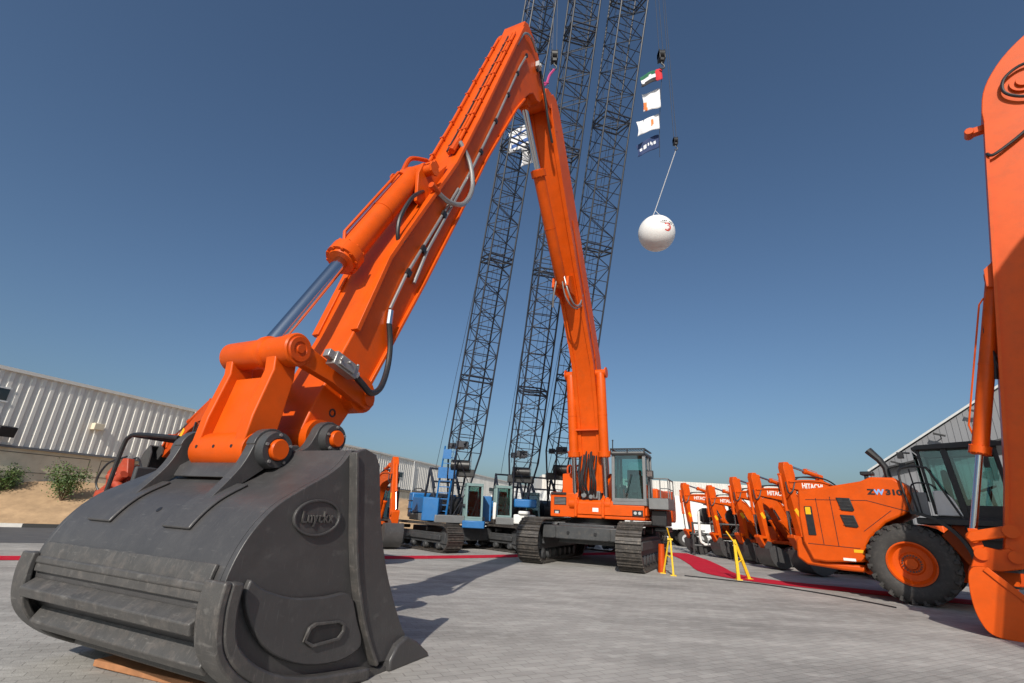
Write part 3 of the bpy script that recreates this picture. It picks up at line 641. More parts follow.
# fittings at the apex
m = X(); m.tube(smooth_pts([(3.72,.36,13.95),(4.05,.40,14.75),(4.45,.43,15.05),(4.9,.43,14.95)],5), .035, 8); m.build('hydraulic_hose', PIPE, stick)
m = X(); m.box((5.12,.42,14.62),(.22,.12,.20)); m.cyl((5.12,.36,14.6),(5.12,.52,14.6),.06); m.build('work_lamp', LIGHTG, stick, bevel=.01)
m = X(); m.tube(smooth_pts([(5.25,.40,14.7),(5.6,.44,14.0),(6.0,.44,13.2),(6.35,.44,12.7)],6), .04, 8); m.build('hydraulic_hose', HOSE, stick); m = X(); m.tube(smooth_pts([(5.35,.34,14.8),(5.8,.36,14.2),(6.2,.36,13.4),(6.6,.36,12.9)],6), .03, 8); m.build('hydraulic_hose', HOSE, stick)

# --- boom
front_l = [(6.15,14.05),(6.55,13.2),(7.55,11.5),(9.10,9.10),(10.75,6.60),(11.35,4.70),(11.70,2.9),(11.80,2.3)]
back_l = [(12.9,2.2),(12.95,3.2),(12.55,5.2),(11.90,7.20),(10.25,9.75),(8.70,12.15),(7.45,14.0),(7.05,14.55)]
tip = [(6.75,14.80),(6.45,14.78),(6.2,14.5)]
BO = .08
m = X(); m.prism(front_l + back_l + tip, BO-.33, BO+.33); boom = m.build('boom', ORANGE, root, bevel=.02)
for y0,y1 in ((BO+.33,BO+.40),(BO-.40,BO-.33)):
    a = [Vector(p) for p in front_l]; m = X(); m.prism([tuple(p) for p in inset(a,-.05)] + [tuple(p) for p in inset(a,.10)[::-1]], y0-.06 if y0>0 else y0, y1 if y0>0 else y1+.06); m.build('boom_flange', ORANGE, boom, bevel=.008)
m = X(); m.lathe([(-.47,0),(-.47,.30),(.47,.30),(.47,0)], (5.95,0,14.1), (0,1,0), 24); m.build('boom_tip_boss', ORANGE, boom)
for yy in (-.40, .34):
    m = X(); m.prism([(5.75,14.35),(5.65,14.0),(5.85,13.7),(6.5,13.3),(6.9,13.6),(6.6,14.5),(6.2,14.6)], yy, yy+.08); m.build('tip_lug', ORANGE, boom, bevel=.01)
# stick cylinder in front of the boom
hydraulic(root, Xp((8.72,-.02,8.85)), Xp((5.10,-.02,13.28)), .185, .10, .66, name='stick_cylinder', seg=24)
for yy in (-.30,.20):
    m = X(); m.prism([(8.55,9.05),(8.50,8.70),(8.75,8.55),(9.25,8.6),(9.6,8.3),(9.0,9.3)], yy, yy+.08); m.build('cylinder_bracket', ORANGE, boom, bevel=.01)
m = X(); m.tube(smooth_pts([(8.5,.12,9.1),(8.6,.25,8.5),(8.9,.36,8.15),(9.3,.42,8.3),(9.55,.45,8.75)],6),.03,8); m.tube(smooth_pts([(8.5,-.1,9.1),(8.6,-.25,8.5),(8.8,-.36,8.1)],6),.03,8); m.tube(smooth_pts([(8.45,.05,9.15),(8.7,.12,8.4),(9.1,.3,8.1),(9.5,.43,8.35)],6),.025,8); m.build('hydraulic_hose', PIPE, boom)
m = X()
for (q, z) in ((9.75,9.0),(10.4,7.75),(10.9,6.9)): m.box((q,BO+.40,z),(.10,.04,.12),Matrix.Rotation(R(-35),3,'Y'))
m.tube([(8.3,BO+.40,11.0),(9.2,BO+.40,9.6),(10.9,BO+.40,7.0),(11.6,BO+.40,5.1)],.028,8); m.build('grease_line', ORANGE2, boom)
m = X(); 
for z in (4.35,): m.bx(11.2,11.45,BO-.41,BO+.41,z,z+.05)
m.build('boom_band', ORANGE2, boom)
# boom cylinders
for off in (.64, -.46):
    hydraulic(root, Xp((11.05,off,6.35)), Xp((11.62,off*.98,1.95)), .165, .085, .66, name='boom_cylinder', seg=22)
m = X(); m.cyl((11.05,-.66,6.35),(11.05,.84,6.35),.11,seg=18); m.lathe([(0,0),(0,.19),(.04,.19),(.04,0)],(11.05,.82,6.35),(0,1,0),18); m.lathe([(0,0),(0,.19),(-.04,.19),(-.04,0)],(11.05,-.62,6.35),(0,1,0),18); m.build('cylinder_pin', ORANGE, boom)

# --- undercarriage
for yc in (-1.62, 1.62):
    crawler(root, yc, 5.1, 1.42, .76, pitch=.21, x0=-2.4+5.1/2)
m = MB(); m.bx(-1.75,2.1,-1.35,1.35,.80,1.20); m.bx(-1.3,1.6,-.95,.95,.66,1.28)
uc = m.build('car_body', FRAME, root, bevel=.03)
m = MB(); m.lathe([(1.22,0),(1.22,1.05),(1.34,1.05),(1.34,.95),(1.50,.95),(1.50,0)], (.15,0,0), (0,0,1), 40); m.build('slewing_ring', BLACK, root)
for yy in (-.9,.9):
    m = MB(); m.bx(-1.80,-1.72,yy-.03,yy+.03,.84,1.16); m.build('car_body_rib', FRAME, uc)
for yy in (-.45,.45):
    m = MB(); m.cyl((-1.79,yy,1.0),(-1.72,yy,1.0),.05,seg=8); m.build('tow_hole', BLACK, uc)
# --- upper structure (s, off, z)
def U_(x0,x1,y0,y1,z0,z1,nm,mt,par,bv=.02): 
    m = X(); m.bx(x0,x1,y0,y1,z0,z1); return m.build(nm,mt,par,bevel=bv)
dk = U_(11.75,17.6,-1.35,1.92,1.50,1.62,'platform',ORANGE,root)
U_(11.5,13.6,-1.34,-.30,1.47,2.28,'storage_box',ORANGE,dk,.04)
U_(13.65,16.2,-1.34,-.45,1.62,2.5,'fuel_tank',ORANGE,dk,.04)
U_(14.2,17.4,-.42,1.9,1.62,2.62,'engine_housing',ORANGE,dk,.05)
m = X(); m.prism([(17.45,1.45),(17.45,2.7),(18.2,2.72),(18.55,2.5),(18.6,1.7),(18.4,1.42)], -1.4, 1.95); m.build('counterweight', ORANGE2, dk, bevel=.06)
# black vents and marks on the storage box
m = X(); m.bx(11.485,11.5,-1.19,-.75,1.86,2.12); vb = m.build('vent_panel', BLACK, dk, smooth=False)
m = X()
for k in range(5): m.bx(11.478,11.486,-1.17,-.77,1.885+k*.045,1.905+k*.045)
m.build('louvre', GREYP, vb, smooth=False)
m = X(); m.bx(11.488,11.502,-1.19,-.98,1.53,1.69); m.build('sticker', DECAL_K, dk, smooth=False)
m = X(); m.bx(11.480,11.489,-1.15,-1.02,1.57,1.65); m.build('sticker_mark', LIGHTG, dk, smooth=False)
m = X(); m.bx(11.45,11.52,-1.30,-.75,2.20,2.27); m.build('step_edge', BLACK, dk, smooth=False)
# raised service box and pipes behind
m = X(); m.prism([(12.2,2.28),(12.2,2.95),(12.9,3.05),(13.6,3.05),(13.6,2.28)], -1.15,-.55); m.build('service_box', ORANGE, dk, bevel=.03)
m = X()
for yy in (-1.05,-.9,-.72): m.tube(smooth_pts([(12.5,yy,3.0),(12.5,yy,3.22),(12.7,yy+.04,3.3),(12.95,yy+.05,3.2)],4),.035,8)
m.build('exhaust_stub', ORANGE2, dk)
# boom foot lugs, lower front beam, hoses
for yy in (-.42,.52):
    m = X(); m.prism([(11.35,1.50),(11.35,2.05),(11.9,2.5),(12.5,3.0),(13.2,3.05),(13.6,2.4),(13.6,1.5)], yy, yy+.09); m.build('boom_foot_bracket', ORANGE, dk, bevel=.015)
m = X(); m.cyl((11.6,-.66,1.92),(11.6,.88,1.92),.14,seg=20); m.build('cylinder_foot_pin', ORANGE, dk)
for off in (.64,-.46):
    m = X(); m.lathe([(-.16,0),(-.16,.20),(.16,.20),(.16,0)], (11.6,off,1.92), (0,1,0), 22); m.build('foot_boss', ORANGE, dk)
U_(11.42,11.78,-.34,1.9,1.58,1.92,'front_beam',ORANGE,dk)
U_(11.46,11.9,-1.30,1.9,1.47,1.575,'lower_beam',ORANGE,dk)
m = X(); 
rr = random.Random(3)
for k in range(13):
    y0 = -.24 + .045*k; m.tube(smooth_pts([(11.7,y0,3.6+rr.random()*.3),(11.45-rr.random()*.15,y0+rr.uniform(-.08,.08),3.2),(11.4-rr.random()*.2,y0+rr.uniform(-.12,.12),2.6),(11.55,y0+rr.uniform(-.1,.1),2.1)],5), .022+.008*rr.random(), 7)
m.build('hose_bundle', HOSE, dk)
m = X(); m.bx(11.62,11.9,-.24,.40,2.02,2.35); m.cyl((11.6,-.1,2.2),(11.4,-.1,2.2),.09); m.cyl((11.6,.14,2.15),(11.42,.14,2.15),.07); m.bx(11.5,11.62,.2,.36,2.1,2.3); m.build('control_valve', GREYP, dk, bevel=.01)
m = X(); m.bx(11.414,11.422,.2,.40,1.68,1.80); m.build('sticker', DECAL_W, dk, smooth=False)
m = X(); m.bx(11.405,11.422,1.52,1.86,1.60,1.78); m.build('front_lamp_panel', BLACK, dk, smooth=False)
m = X(); m.cyl((11.38,1.62,1.69),(11.41,1.62,1.69),.05,seg=12); m.cyl((11.38,1.76,1.69),(11.41,1.76,1.69),.05,seg=12); m.build('front_lamp', LIGHTG, dk)
CBM = EX
_old = MB
class XB(MB):
    def __init__(s, M=None): super().__init__(EX)
MB = XB
cab(root, 11.5, 12.75, .84, 1.97, 1.98, 3.56, lean=.06, frame_mat=GREYP, guard=True, mull=.10)
MB = _old
cabU = X(); cabU.bx(11.62,13.6,.86,1.95,1.62,1.95); cabU.build('cab_base', ORANGE, dk, bevel=.02)
# catwalk with railing, lamp and steps
m = X(); m.bx(11.7,13.2,2.0,2.62,1.84,2.18); cw = m.build('catwalk', GREYP, root, bevel=.015)
m = X()
for k in range(9): m.bx(11.72,13.18,2.02+k*.07,2.035+k*.07,2.181,2.195)
m.build('tread_grating', BLACK, cw, smooth=False)
m = X(); h = .62
rail = [(11.75,2.02,2.18),(11.75,2.38,2.18),(11.75,2.63,2.18),(12.4,2.60,2.18),(13.15,2.60,2.18)]
m.tube([(p[0],p[1],p[2]+h) for p in rail], .022, 6); m.tube([(p[0],p[1],p[2]+h*.5) for p in rail[1:]], .016, 6)
for p in rail: m.cyl(p, (p[0],p[1],p[2]+h), .02, seg=6)
m.build('handrail', GREYP, cw)
m = X(); m.box((11.6,2.10,2.93),(.10,.22,.22)); m.cyl((11.66,2.02,2.6),(11.66,2.05,2.95),.015,seg=6); lampo = m.build('mirror', BLACK, cw, bevel=.01)
m = X(); m.bx(11.542,11.549,2.02,2.18,2.85,3.01); m.build('mirror_glass', CHROME, lampo, smooth=False)
m = X(); m.bx(12.0,13.1,2.0,2.5,1.32,1.82); m.bx(12.2,13.2,2.05,2.5,1.15,1.3); m.build('battery_box', BLACK, cw, bevel=.04)
m = X(); m.tube([(12.1,1.88,3.2),(12.0,2.02,3.0),(12.0,2.02,2.2)],.012,5); m.tube(smooth_pts([(11.9,.80,2.2),(11.85,.82,3.9),(12.0,.80,4.1),(12.3,.70,4.15)],5),.02,6); m.build('cable_loop', HOSE, cw)
# plank under the bucket heel
m = MB(); m.box((0,0,.03),(2.0,.42,.055),Matrix.Rotation(R(1),3,'Y')); m.box((.1,.35,.03),(1.9,.22,.05),Matrix.Rotation(R(3),3,'Z'))
o = m.build('timber_plank', WOOD, None, bevel=.008); o.location = (-2.72,5.16,0); o.rotation_euler = (0,0,R(-19)); tag(o, 'worn reddish wooden planks lying under the heel of the huge dark bucket', 'plank')

# ================================================================== hydraulic excavator model (used for the parked ones)
def small_excavator(name, label, cat, loc, ang, scale, group=None, paint=None, cabside=1, blade=False, bucket_mat=None, text=True, pose=0):
    """arm points along local +X; tip of the bucket rests near x=4"""
    OR = paint or ORANGE
    r = thing(name, label, cat, (*loc, 0), R(ang), group, scale)
    for yc in (-1.0, 1.0): crawler(r, yc, 3.6, .86, .58, pitch=.17, x0=-.2, detail=False)
    m = MB(); m.bx(-1.2,1.0,-.9,.9,.42,.72); m.lathe([(.7,0),(.7,.6),(.9,.6),(.9,0)],(0,0,0),(0,0,1),24); m.build('car_body', FRAME, r, bevel=.02)
    m = MB(); m.bx(-2.0,1.25,-1.2,1.2,.92,1.08); dk = m.build('platform', OR, r, bevel=.02)
    m = MB(); m.prism([(-2.0,1.0),(-2.0,2.0),(-2.35,1.98),(-2.6,1.7),(-2.62,1.15),(-2.4,.95)], -1.2,1.2); m.build('counterweight', OR, dk, bevel=.06)
    m = MB(); m.bx(-2.0,-.75,-1.2,1.2,1.08,1.98); m.bx(-.7,1.2,-1.2,-.55,1.08,1.75); m.build('engine_housing', OR, dk, bevel=.05)
    m = MB()
    for k in range(6): m.bx(-1.8,-1.1,1.20,1.21,1.25+k*.1,1.30+k*.1); m.bx(-1.8,-1.1,-1.21,-1.20,1.25+k*.1,1.30+k*.1)
    m.build('louvre', BLACK, dk, smooth=False)
    m = MB(); m.cyl((-1.3,-.5,1.98),(-1.3,-.5,2.45),.06); m.build('exhaust_pipe', BLACK, dk)
    cab(r, 1.25, -.55, .32*cabside if cabside>0 else -1.26, 1.2 if cabside>0 else -.32, 1.12, 2.72, lean=.12, frame_mat=BLACK, low_mat=OR, mull=.08)
    # boom
    bp = smooth_pts([(.55,1.15),(1.05,2.3),(1.6,3.1),(2.4,3.42),(3.4,3.42),(4.05,3.34)],4); bl = smooth_pts([(4.0,3.06),(3.3,2.98),(2.5,2.85),(2.0,2.5),(1.6,1.9),(1.0,1.15)],4)
    m = MB(); m.prism([tuple(p) for p in bp]+[tuple(p) for p in bl], -.19,.19); bo = m.build('boom', OR, r, bevel=.02)
    for y0,y1 in ((.19,.23),(-.23,-.19)):
        m = MB(); m.prism([tuple(p) for p in bp[2:]]+[tuple(p) for p in inset(bp[2:],-.06)[::-1]],y0,y1); m.build('boom_flange', OR, bo)
    if text:
        for sy, s_ in ((-1,1),(1,-1)):
            text_part('boom_lettering', 'HITACHI', .26, face_M((2.95, sy*.197, 3.19), (s_,0,0), (0,0,1)), DECAL_W, bo, ext=.003, bold=.008)
    for sy in (-.36,.36):
        hydraulic(r, (1.15,sy,1.15), (2.05,sy*.85,2.65), .085,.045,.62, name='boom_cylinder', mat_=OR, seg=12)
    m = MB(); m.cyl((2.05,-.36,2.65),(2.05,.36,2.65),.06,seg=12); m.build('cylinder_pin', OR, bo)
    # stick
    sp = [(3.60,3.75),(3.70,4.05),(3.88,4.12),(4.02,3.95),(4.20,3.3),(4.66,1.45),(4.72,1.15),(4.64,1.04),(4.54,1.12),(4.12,2.6),(3.90,3.1),(3.66,3.5)]
    m = MB(); m.prism(sp, -.14,.14); st = m.build('stick', OR, r, bevel=.015)
    m = MB(); m.box((4.34,-.143,2.3),(.13,.008,.26),Matrix.Rotation(R(12),3,'Y')); m.box((4.34,.143,2.3),(.15,.008,.28),Matrix.Rotation(R(12),3,'Y')); m.build('warning_sticker', DECAL_Y, st, smooth=False)
    hydraulic(r, (2.35,0,3.62), (3.72,0,3.93), .085,.042,.52, name='stick_cylinder', mat_=OR, seg=12)
    m = MB(); m.bx(2.25,2.45,-.1,.1,3.40,3.66); m.build('cylinder_bracket', OR, bo)
    hydraulic(r, (4.22,0,3.75), (4.96,0,1.62), .062,.032,.6, name='bucket_cylinder', mat_=OR, seg=12)
    m = MB(); m.prism([(4.60,1.46),(4.96,1.68),(5.03,1.60),(4.95,1.05),(4.88,1.02),(4.90,1.5),(4.66,1.38)], -.17,.17); m.build('bucket_link', OR, r, bevel=.01)
    m = MB()
    for yy in (-.12,.12):
        m.tube(smooth_pts([(1.2,yy,2.75),(1.7,yy,3.3),(2.4,yy,3.55),(3.4,yy,3.52),(3.75,yy*1.6,3.35),(3.95,yy*1.9,3.0),(4.15,yy*1.7,2.9),(4.2,yy*1.5,3.3)],5),.028,6)
    m.build('hydraulic_hose', HOSE, bo)
    # bucket curled under
    BM = bucket_mat or STEEL
    bo_ = smooth_pts([(5.02,1.12),(5.12,.75),(5.05,.40),(4.75,.12),(4.35,.03),(3.98,.10)],5); bi = inset(bo_, -.035)
    if bi[4].x > bo_[4].x: bi = inset(bo_, .035)
    m = MB(); m.strip([tuple(p) for p in bo_],[tuple(p) for p in bi],-.4,.4); bk = m.build('bucket', BM, r, ang=50)
    for y0,y1 in ((.4,.43),(-.43,-.4)):
        m = MB(); m.prism([tuple(p) for p in bo_]+[(4.2,.55),(4.5,.95),(4.7,1.12)], y0,y1); m.build('side_plate', BM, bk)
    for y0,y1 in ((.16,.2),(-.2,-.16)):
        m = MB(); m.prism([(5.02,1.1),(5.1,.85),(4.9,.75),(4.6,.95),(4.58,1.2),(4.7,1.3),(4.85,1.25),(4.98,1.2)], y0,y1); m.build('bucket_ear', BM, bk)
    for k in range(5):
        yy = -.36 + .18*k; m = MB(); m.hexa([(4.05,yy-.045,.05),(4.05,yy+.045,.05),(4.05,yy+.045,.15),(4.05,yy-.045,.15),(3.80,yy-.03,.13),(3.80,yy+.03,.13),(3.80,yy+.03,.16),(3.80,yy-.03,.16)]); m.build('bucket_tooth', BM, bk)
    if pose:
        Tm = Matrix.Translation((3.85,0,3.55)) @ Matrix.Rotation(R(-pose),4,'Y') @ Matrix.Translation((-3.85,0,-3.55))
        for ch in list(r.children):
            if ch.name.split('.')[0] in ('stick','bucket','bucket_link','bucket_cylinder'): ch.matrix_local = Tm
    if blade:
        m = MB(); m.strip([(2.1,.08),(2.05,.4),(2.12,.85)],[(2.18,.08),(2.12,.4),(2.2,.85)],-1.3,1.3); b_ = m.build('dozer_blade', BLACK, r)
        m = MB()
        for yy in (-.4,.4): m.bx(.8,2.1,yy-.07,yy+.07,.3,.45)
        m.build('blade_arm', BLACK, b_)
    return r
# the row on the far side of the carpet: arms point away from their bodies towards the carpet
GR = 'orange excavators parked in a row with arms toward the carpet'
def place_by_bucket(bx_, by_, ang, scale):   # where the root goes so the bucket stands at bx_, by_
    return (bx_ - 4.6*scale*math.cos(R(ang)), by_ - 4.6*scale*math.sin(R(ang)))
RA = 195.0
rowspec = [((8.75,25.8), .83, 'farthest excavator of the row, its bucket at the far end of the right red carpet'),
           ((9.2,23.6), .78, 'second excavator of the row counted from the far end of the red carpet'),
           ((9.35,21.4), .84, 'middle excavator of the row, its folded arm between two others'),
           ((9.1,19.2), .84, 'fourth excavator of the row, its dark bucket behind the yellow trestle'),
           ((9.32,17.35), .90, 'nearest excavator of the row, boom passing just above the wheel loader hood')]
for (b_, sc_, lb) in rowspec:
    p = place_by_bucket(b_[0], b_[1], RA, sc_)
    small_excavator('crawler_excavator', lb, 'excavator', p, RA, sc_, GR, pose=-24)
# left of the yard
p = place_by_bucket(-4.25, 19.9, -62, .84)
small_excavator('crawler_excavator', 'orange excavator with black dozer blade parked between the giant bucket and the blue crane', 'excavator', p, -62, .84, blade=True, text=False)
small_excavator('crawler_excavator', 'orange excavator whose raised arm shows to the left of the giant link and bucket pins', 'excavator', (-6.6,14.0), 143, 1.2, text=False, paint=ORANGE2, pose=46)

# mini machine with roll bar
mr = thing('compact_excavator', 'small reddish digger with black roll bar frame peeking over the big bucket', 'excavator', (-10.25,15.0,0), R(-20), scale=1.18)
for yc in (-.7,.7): crawler(mr, yc, 2.1, .55, .35, pitch=.13, detail=False)
m = MB(); m.bx(-1.0,.8,-.75,.75,.62,1.35); m.build('body', REDOR, mr, bevel=.06)
m = MB(); m.tube(smooth_pts([(-.55,-.75,1.3),(-.45,-.75,2.35),(-.3,-.75,2.62),(.1,-.75,2.66),(1.35,-.75,2.58)],5),.05,8); m.tube(smooth_pts([(-.55,.75,1.3),(-.45,.75,2.35),(-.3,.75,2.62),(.1,.75,2.66),(1.35,.75,2.58)],5),.05,8)
for x in (-.25,.3,.85,1.33): m.cyl((x,-.75,2.63-.03*x),(x,.75,2.63-.03*x),.035,seg=8)
m.build('roll_bar', BLACK, mr)
m = MB(); m.bx(-.45,.1,-.3,.3,1.35,1.5); m.bx(-.55,-.42,-.3,.3,1.4,1.95); m.build('operator_seat', CABIN, mr, bevel=.04)
m = MB(); m.prism([(-1.2,1.2),(-1.35,1.9),(-1.25,2.15),(-1.05,2.15),(-.85,1.6),(-.9,1.2)],-.16,.02); m.build('boom', REDOR, mr, bevel=.02)
m = MB(); m.prism([(-1.55,.9),(-1.75,1.8),(-1.6,1.95),(-1.4,1.8),(-1.3,.9)],-.12,.08); m.build('stick', REDOR, mr, bevel=.02)
m = MB(); m.cyl((-1.0,.2,1.2),(-1.15,.2,2.0),.07,seg=12); m.cyl((-1.4,-.3,1.3),(-.8,-.3,1.75),.10,seg=12); m.cyl((-1.3,-.3,1.7),(-.7,-.3,1.35),.10,seg=12); m.build('hydraulic_cylinder', REDOR, mr)
m = MB(); m.tube(smooth_pts([(-1.3,.1,1.3),(-1.6,.2,1.9),(-1.3,.2,2.2),(-.9,.1,2.0),(-.6,.1,1.4)],6),.025,6); m.tube(smooth_pts([(-1.5,-.1,1.1),(-1.9,-.2,1.5),(-1.7,-.2,2.0),(-1.2,-.1,2.2)],6),.025,6); m.build('hydraulic_hose', HOSE, mr)

# ================================================================== right-hand excavator arm, nearest on the right
RH = Vector((.74,-.67)).normalized(); rex = thing('backhoe_excavator', 'red-orange excavator whose upright arm and open orange bucket stand in front of the wheel loader', 'excavator', (7.95,8.75,0), math.atan2(RH.y, RH.x))
# local x along the arm plane, local y away from the camera; near bucket side at y=0
bo_ = smooth_pts([(.14,1.04),(-.06,1.03),(-.15,.85),(-.17,.47),(-.12,.20),(-.02,.05),(.2,.0),(.62,-.0),(.95,.10),(1.15,.22)],5); bi = inset(bo_, .03)
if bi[20].y < bo_[20].y: bi = inset(bo_, -.03)
m = MB(); m.strip([tuple(p) for p in bo_],[tuple(p) for p in bi],.02,1.33); bk = m.build('bucket', ORANGE, rex, ang=50)
for y0,y1 in ((-.02,.02),(1.33,1.37)):
    m = MB(); m.prism([tuple(p) for p in bo_]+[(1.0,.28),(.55,.55),(.30,.84)], y0,y1); m.build('side_plate', ORANGE, bk, bevel=.01)
m = MB(); m.prism([(.12,1.055),(.30,.87),(.58,.57),(1.05,.27),(1.02,.22),(.53,.51),(.24,.80),(.06,1.0)], -.045,-.021); m.build('side_cutter', ORANGE, bk, bevel=.006)
for k in range(5):
    yy = .1+.29*k; m = MB(); m.hexa([(1.1,yy-.06,.14),(1.1,yy+.06,.14),(1.06,yy+.06,.27),(1.06,yy-.06,.27),(1.42,yy-.035,.36),(1.42,yy+.035,.36),(1.40,yy+.035,.39),(1.40,yy-.035,.39)]); m.build('bucket_tooth', STEEL2, bk)
for yy in (.38,.90):
    m = MB(); m.prism([(-.10,.98),(.02,1.25),(.16,1.36),(.34,1.32),(.46,1.36),(.62,1.25),(.60,1.05),(.30,.98)], yy,yy+.07); m.build('bucket_ear', ORANGE, bk, bevel=.015)
    for cx, cz in ((.10,1.24),(.52,1.22)):
        m = MB(); m.cyl((cx,yy-.06,cz),(cx,yy+.13,cz),.10,seg=20); m.build('pin_boss', ORANGE, bk)
m = MB(); m.cyl((.04,.36,1.50),(.04,.98,1.50),.09,seg=20); m.prism([(-.05,1.5),(.02,1.2),(.18,1.2),(.13,1.55)],.46,.56); m.prism([(-.05,1.5),(.02,1.2),(.18,1.2),(.13,1.55)],.80,.90); m.build('bucket_link', ORANGE, rex, bevel=.01)
for y0,y1 in ((.34,.42),(.94,1.02)):
    m = MB(); m.prism([(.0,1.42),(-.06,1.50),(.0,1.60),(.50,1.72),(.62,1.66),(.60,1.56)],y0,y1); m.build('side_link', ORANGE, rex, bevel=.02)
m = MB(); m.cyl((.54,.30,1.63),(.54,1.05,1.63),.11,seg=20); m.build('link_pin', ORANGE, rex)
sp = [(.36,1.18),(.44,1.5),(.68,2.64),(1.19,5.76),(1.62,8.4),(1.82,9.6)] + [tuple(p) for p in smooth_pts([(1.84,9.9),(1.95,10.35),(2.16,10.75),(2.5,11.15),(2.95,11.45),(3.4,11.45),(3.7,11.15),(3.75,10.7)],3)] + [(3.2,8.4),(2.3,5.0),(1.25,2.2),(.80,1.25),(.72,1.06),(.5,1.04)]
m = MB(); m.prism(sp, .42,.92); st = m.build('stick', ORANGE, rex, bevel=.015)
for y0,y1 in ((.36,.42),(.92,.98)):
    a = [Vector(p) for p in [(.50,1.7),(.70,2.64),(1.21,5.76),(1.64,8.4),(1.84,9.6)]]
    m = MB(); m.prism([tuple(p) for p in inset(a,.02)]+[tuple(p) for p in inset(a,-.03)[::-1]], y0,y1); m.build('stick_flange', ORANGE, st)
hydraulic(rex, (1.30,.67,6.3), (.04,.67,1.50), .125,.055,.70, name='bucket_cylinder', seg=22)
m = MB(); m.prism([(1.15,6.1),(1.18,6.45),(1.35,6.6),(1.6,6.8),(1.4,6.0)],.50,.58); m.prism([(1.15,6.1),(1.18,6.45),(1.35,6.6),(1.6,6.8),(1.4,6.0)],.76,.84); m.build('cylinder_bracket', ORANGE, st)
m = MB(); m.box((1.72,.67,9.65),(.30,.16,.14)); m.cyl((1.60,.55,9.65),(1.60,.79,9.65),.08,seg=12); m.build('lifting_lug', ORANGE, st, bevel=.01)
m = MB(); m.lathe([(0,0),(0,.22),(.05,.22),(.05,.14),(.10,.13),(.10,0)],(2.55,.42,10.25),(0,-1,0),28); m.build('pin_boss', ORANGE, st)
m = MB(); m.tube(smooth_pts([(2.95,.36,10.5),(2.6,.34,10.62),(2.3,.33,10.45),(2.22,.33,10.15),(2.4,.33,9.9),(2.75,.34,9.75)],6),.03,8)
m.tube(smooth_pts([(1.75,.48,8.95),(1.72,.36,8.85),(1.80,.33,8.78),(2.1,.34,8.95),(2.5,.34,9.2),(2.9,.34,9.25)],6),.03,8); m.tube(smooth_pts([(1.05,.66,5.6),(.95,.6,5.2),(.98,.6,4.7),(.92,.62,4.3)],6),.035,8)
m.tube(smooth_pts([(.98,.52,4.6),(1.02,.48,3.6),(.8,.46,2.9),(.66,.44,2.2)],6),.018,8)
m.build('hydraulic_hose', HOSE, st)
m = MB(); m.prism([(2.1,9.9),(2.5,10.9),(3.2,11.0),(5.0,9.8),(8.0,6.2),(9.3,2.2),(8.2,1.9),(6.9,5.2),(4.6,8.2),(3.2,9.5)], .44,.90); m.build('boom', ORANGE, rex, bevel=.02) if False else m.bm.free()
m = MB(); m.prism([(3.0,10.9),(3.5,11.1),(5.4,10.0),(8.2,6.6),(9.6,2.4),(8.6,2.1),(7.0,5.6),(4.8,8.6),(3.3,10.1)], .46,.88); m.build('boom', ORANGE, rex, bevel=.02)
for yc in (-.75,2.1): crawler(rex, yc, 4.8, 1.1, .7, x0=10.3, detail=False)
m = MB(); m.bx(9.2,11.4,-.3,1.6,.5,1.1); m.build('car_body', FRAME, rex)
m = MB(); m.bx(8.2,12.6,-.9,2.3,1.25,2.2); m.bx(10.4,13.4,-.9,2.3,2.2,2.9); m.build('upper_body', ORANGE, rex, bevel=.08)
m = MB(); m.cyl((10.3,.67,1.0),(10.3,.67,1.3),.8,seg=30); m.build('slewing_ring', BLACK, rex)
cab(rex, 8.2, 9.9, 1.25, 2.25, 2.2, 3.9, frame_mat=BLACK)

nb = dup(rex); nb.location = (5.9, 2.5, 0); nb['label'] = 'unseen red-orange excavator added beyond the right edge to shade the upright arm'  # unseen copy of the right-hand excavator, added to cast shade on its arm
nb['group'] = rex['group'] = 'big excavators lined up along the right side'

# ================================================================== wheel loader
LD = Vector((.707,-.707)); wl = thing('wheel_loader', 'orange wheel loader with one huge black tyre, dark glazed cab and ladder rails', 'wheel loader', (9.19+.707*1.35, 11.9+.707*1.35, 0), R(-45))
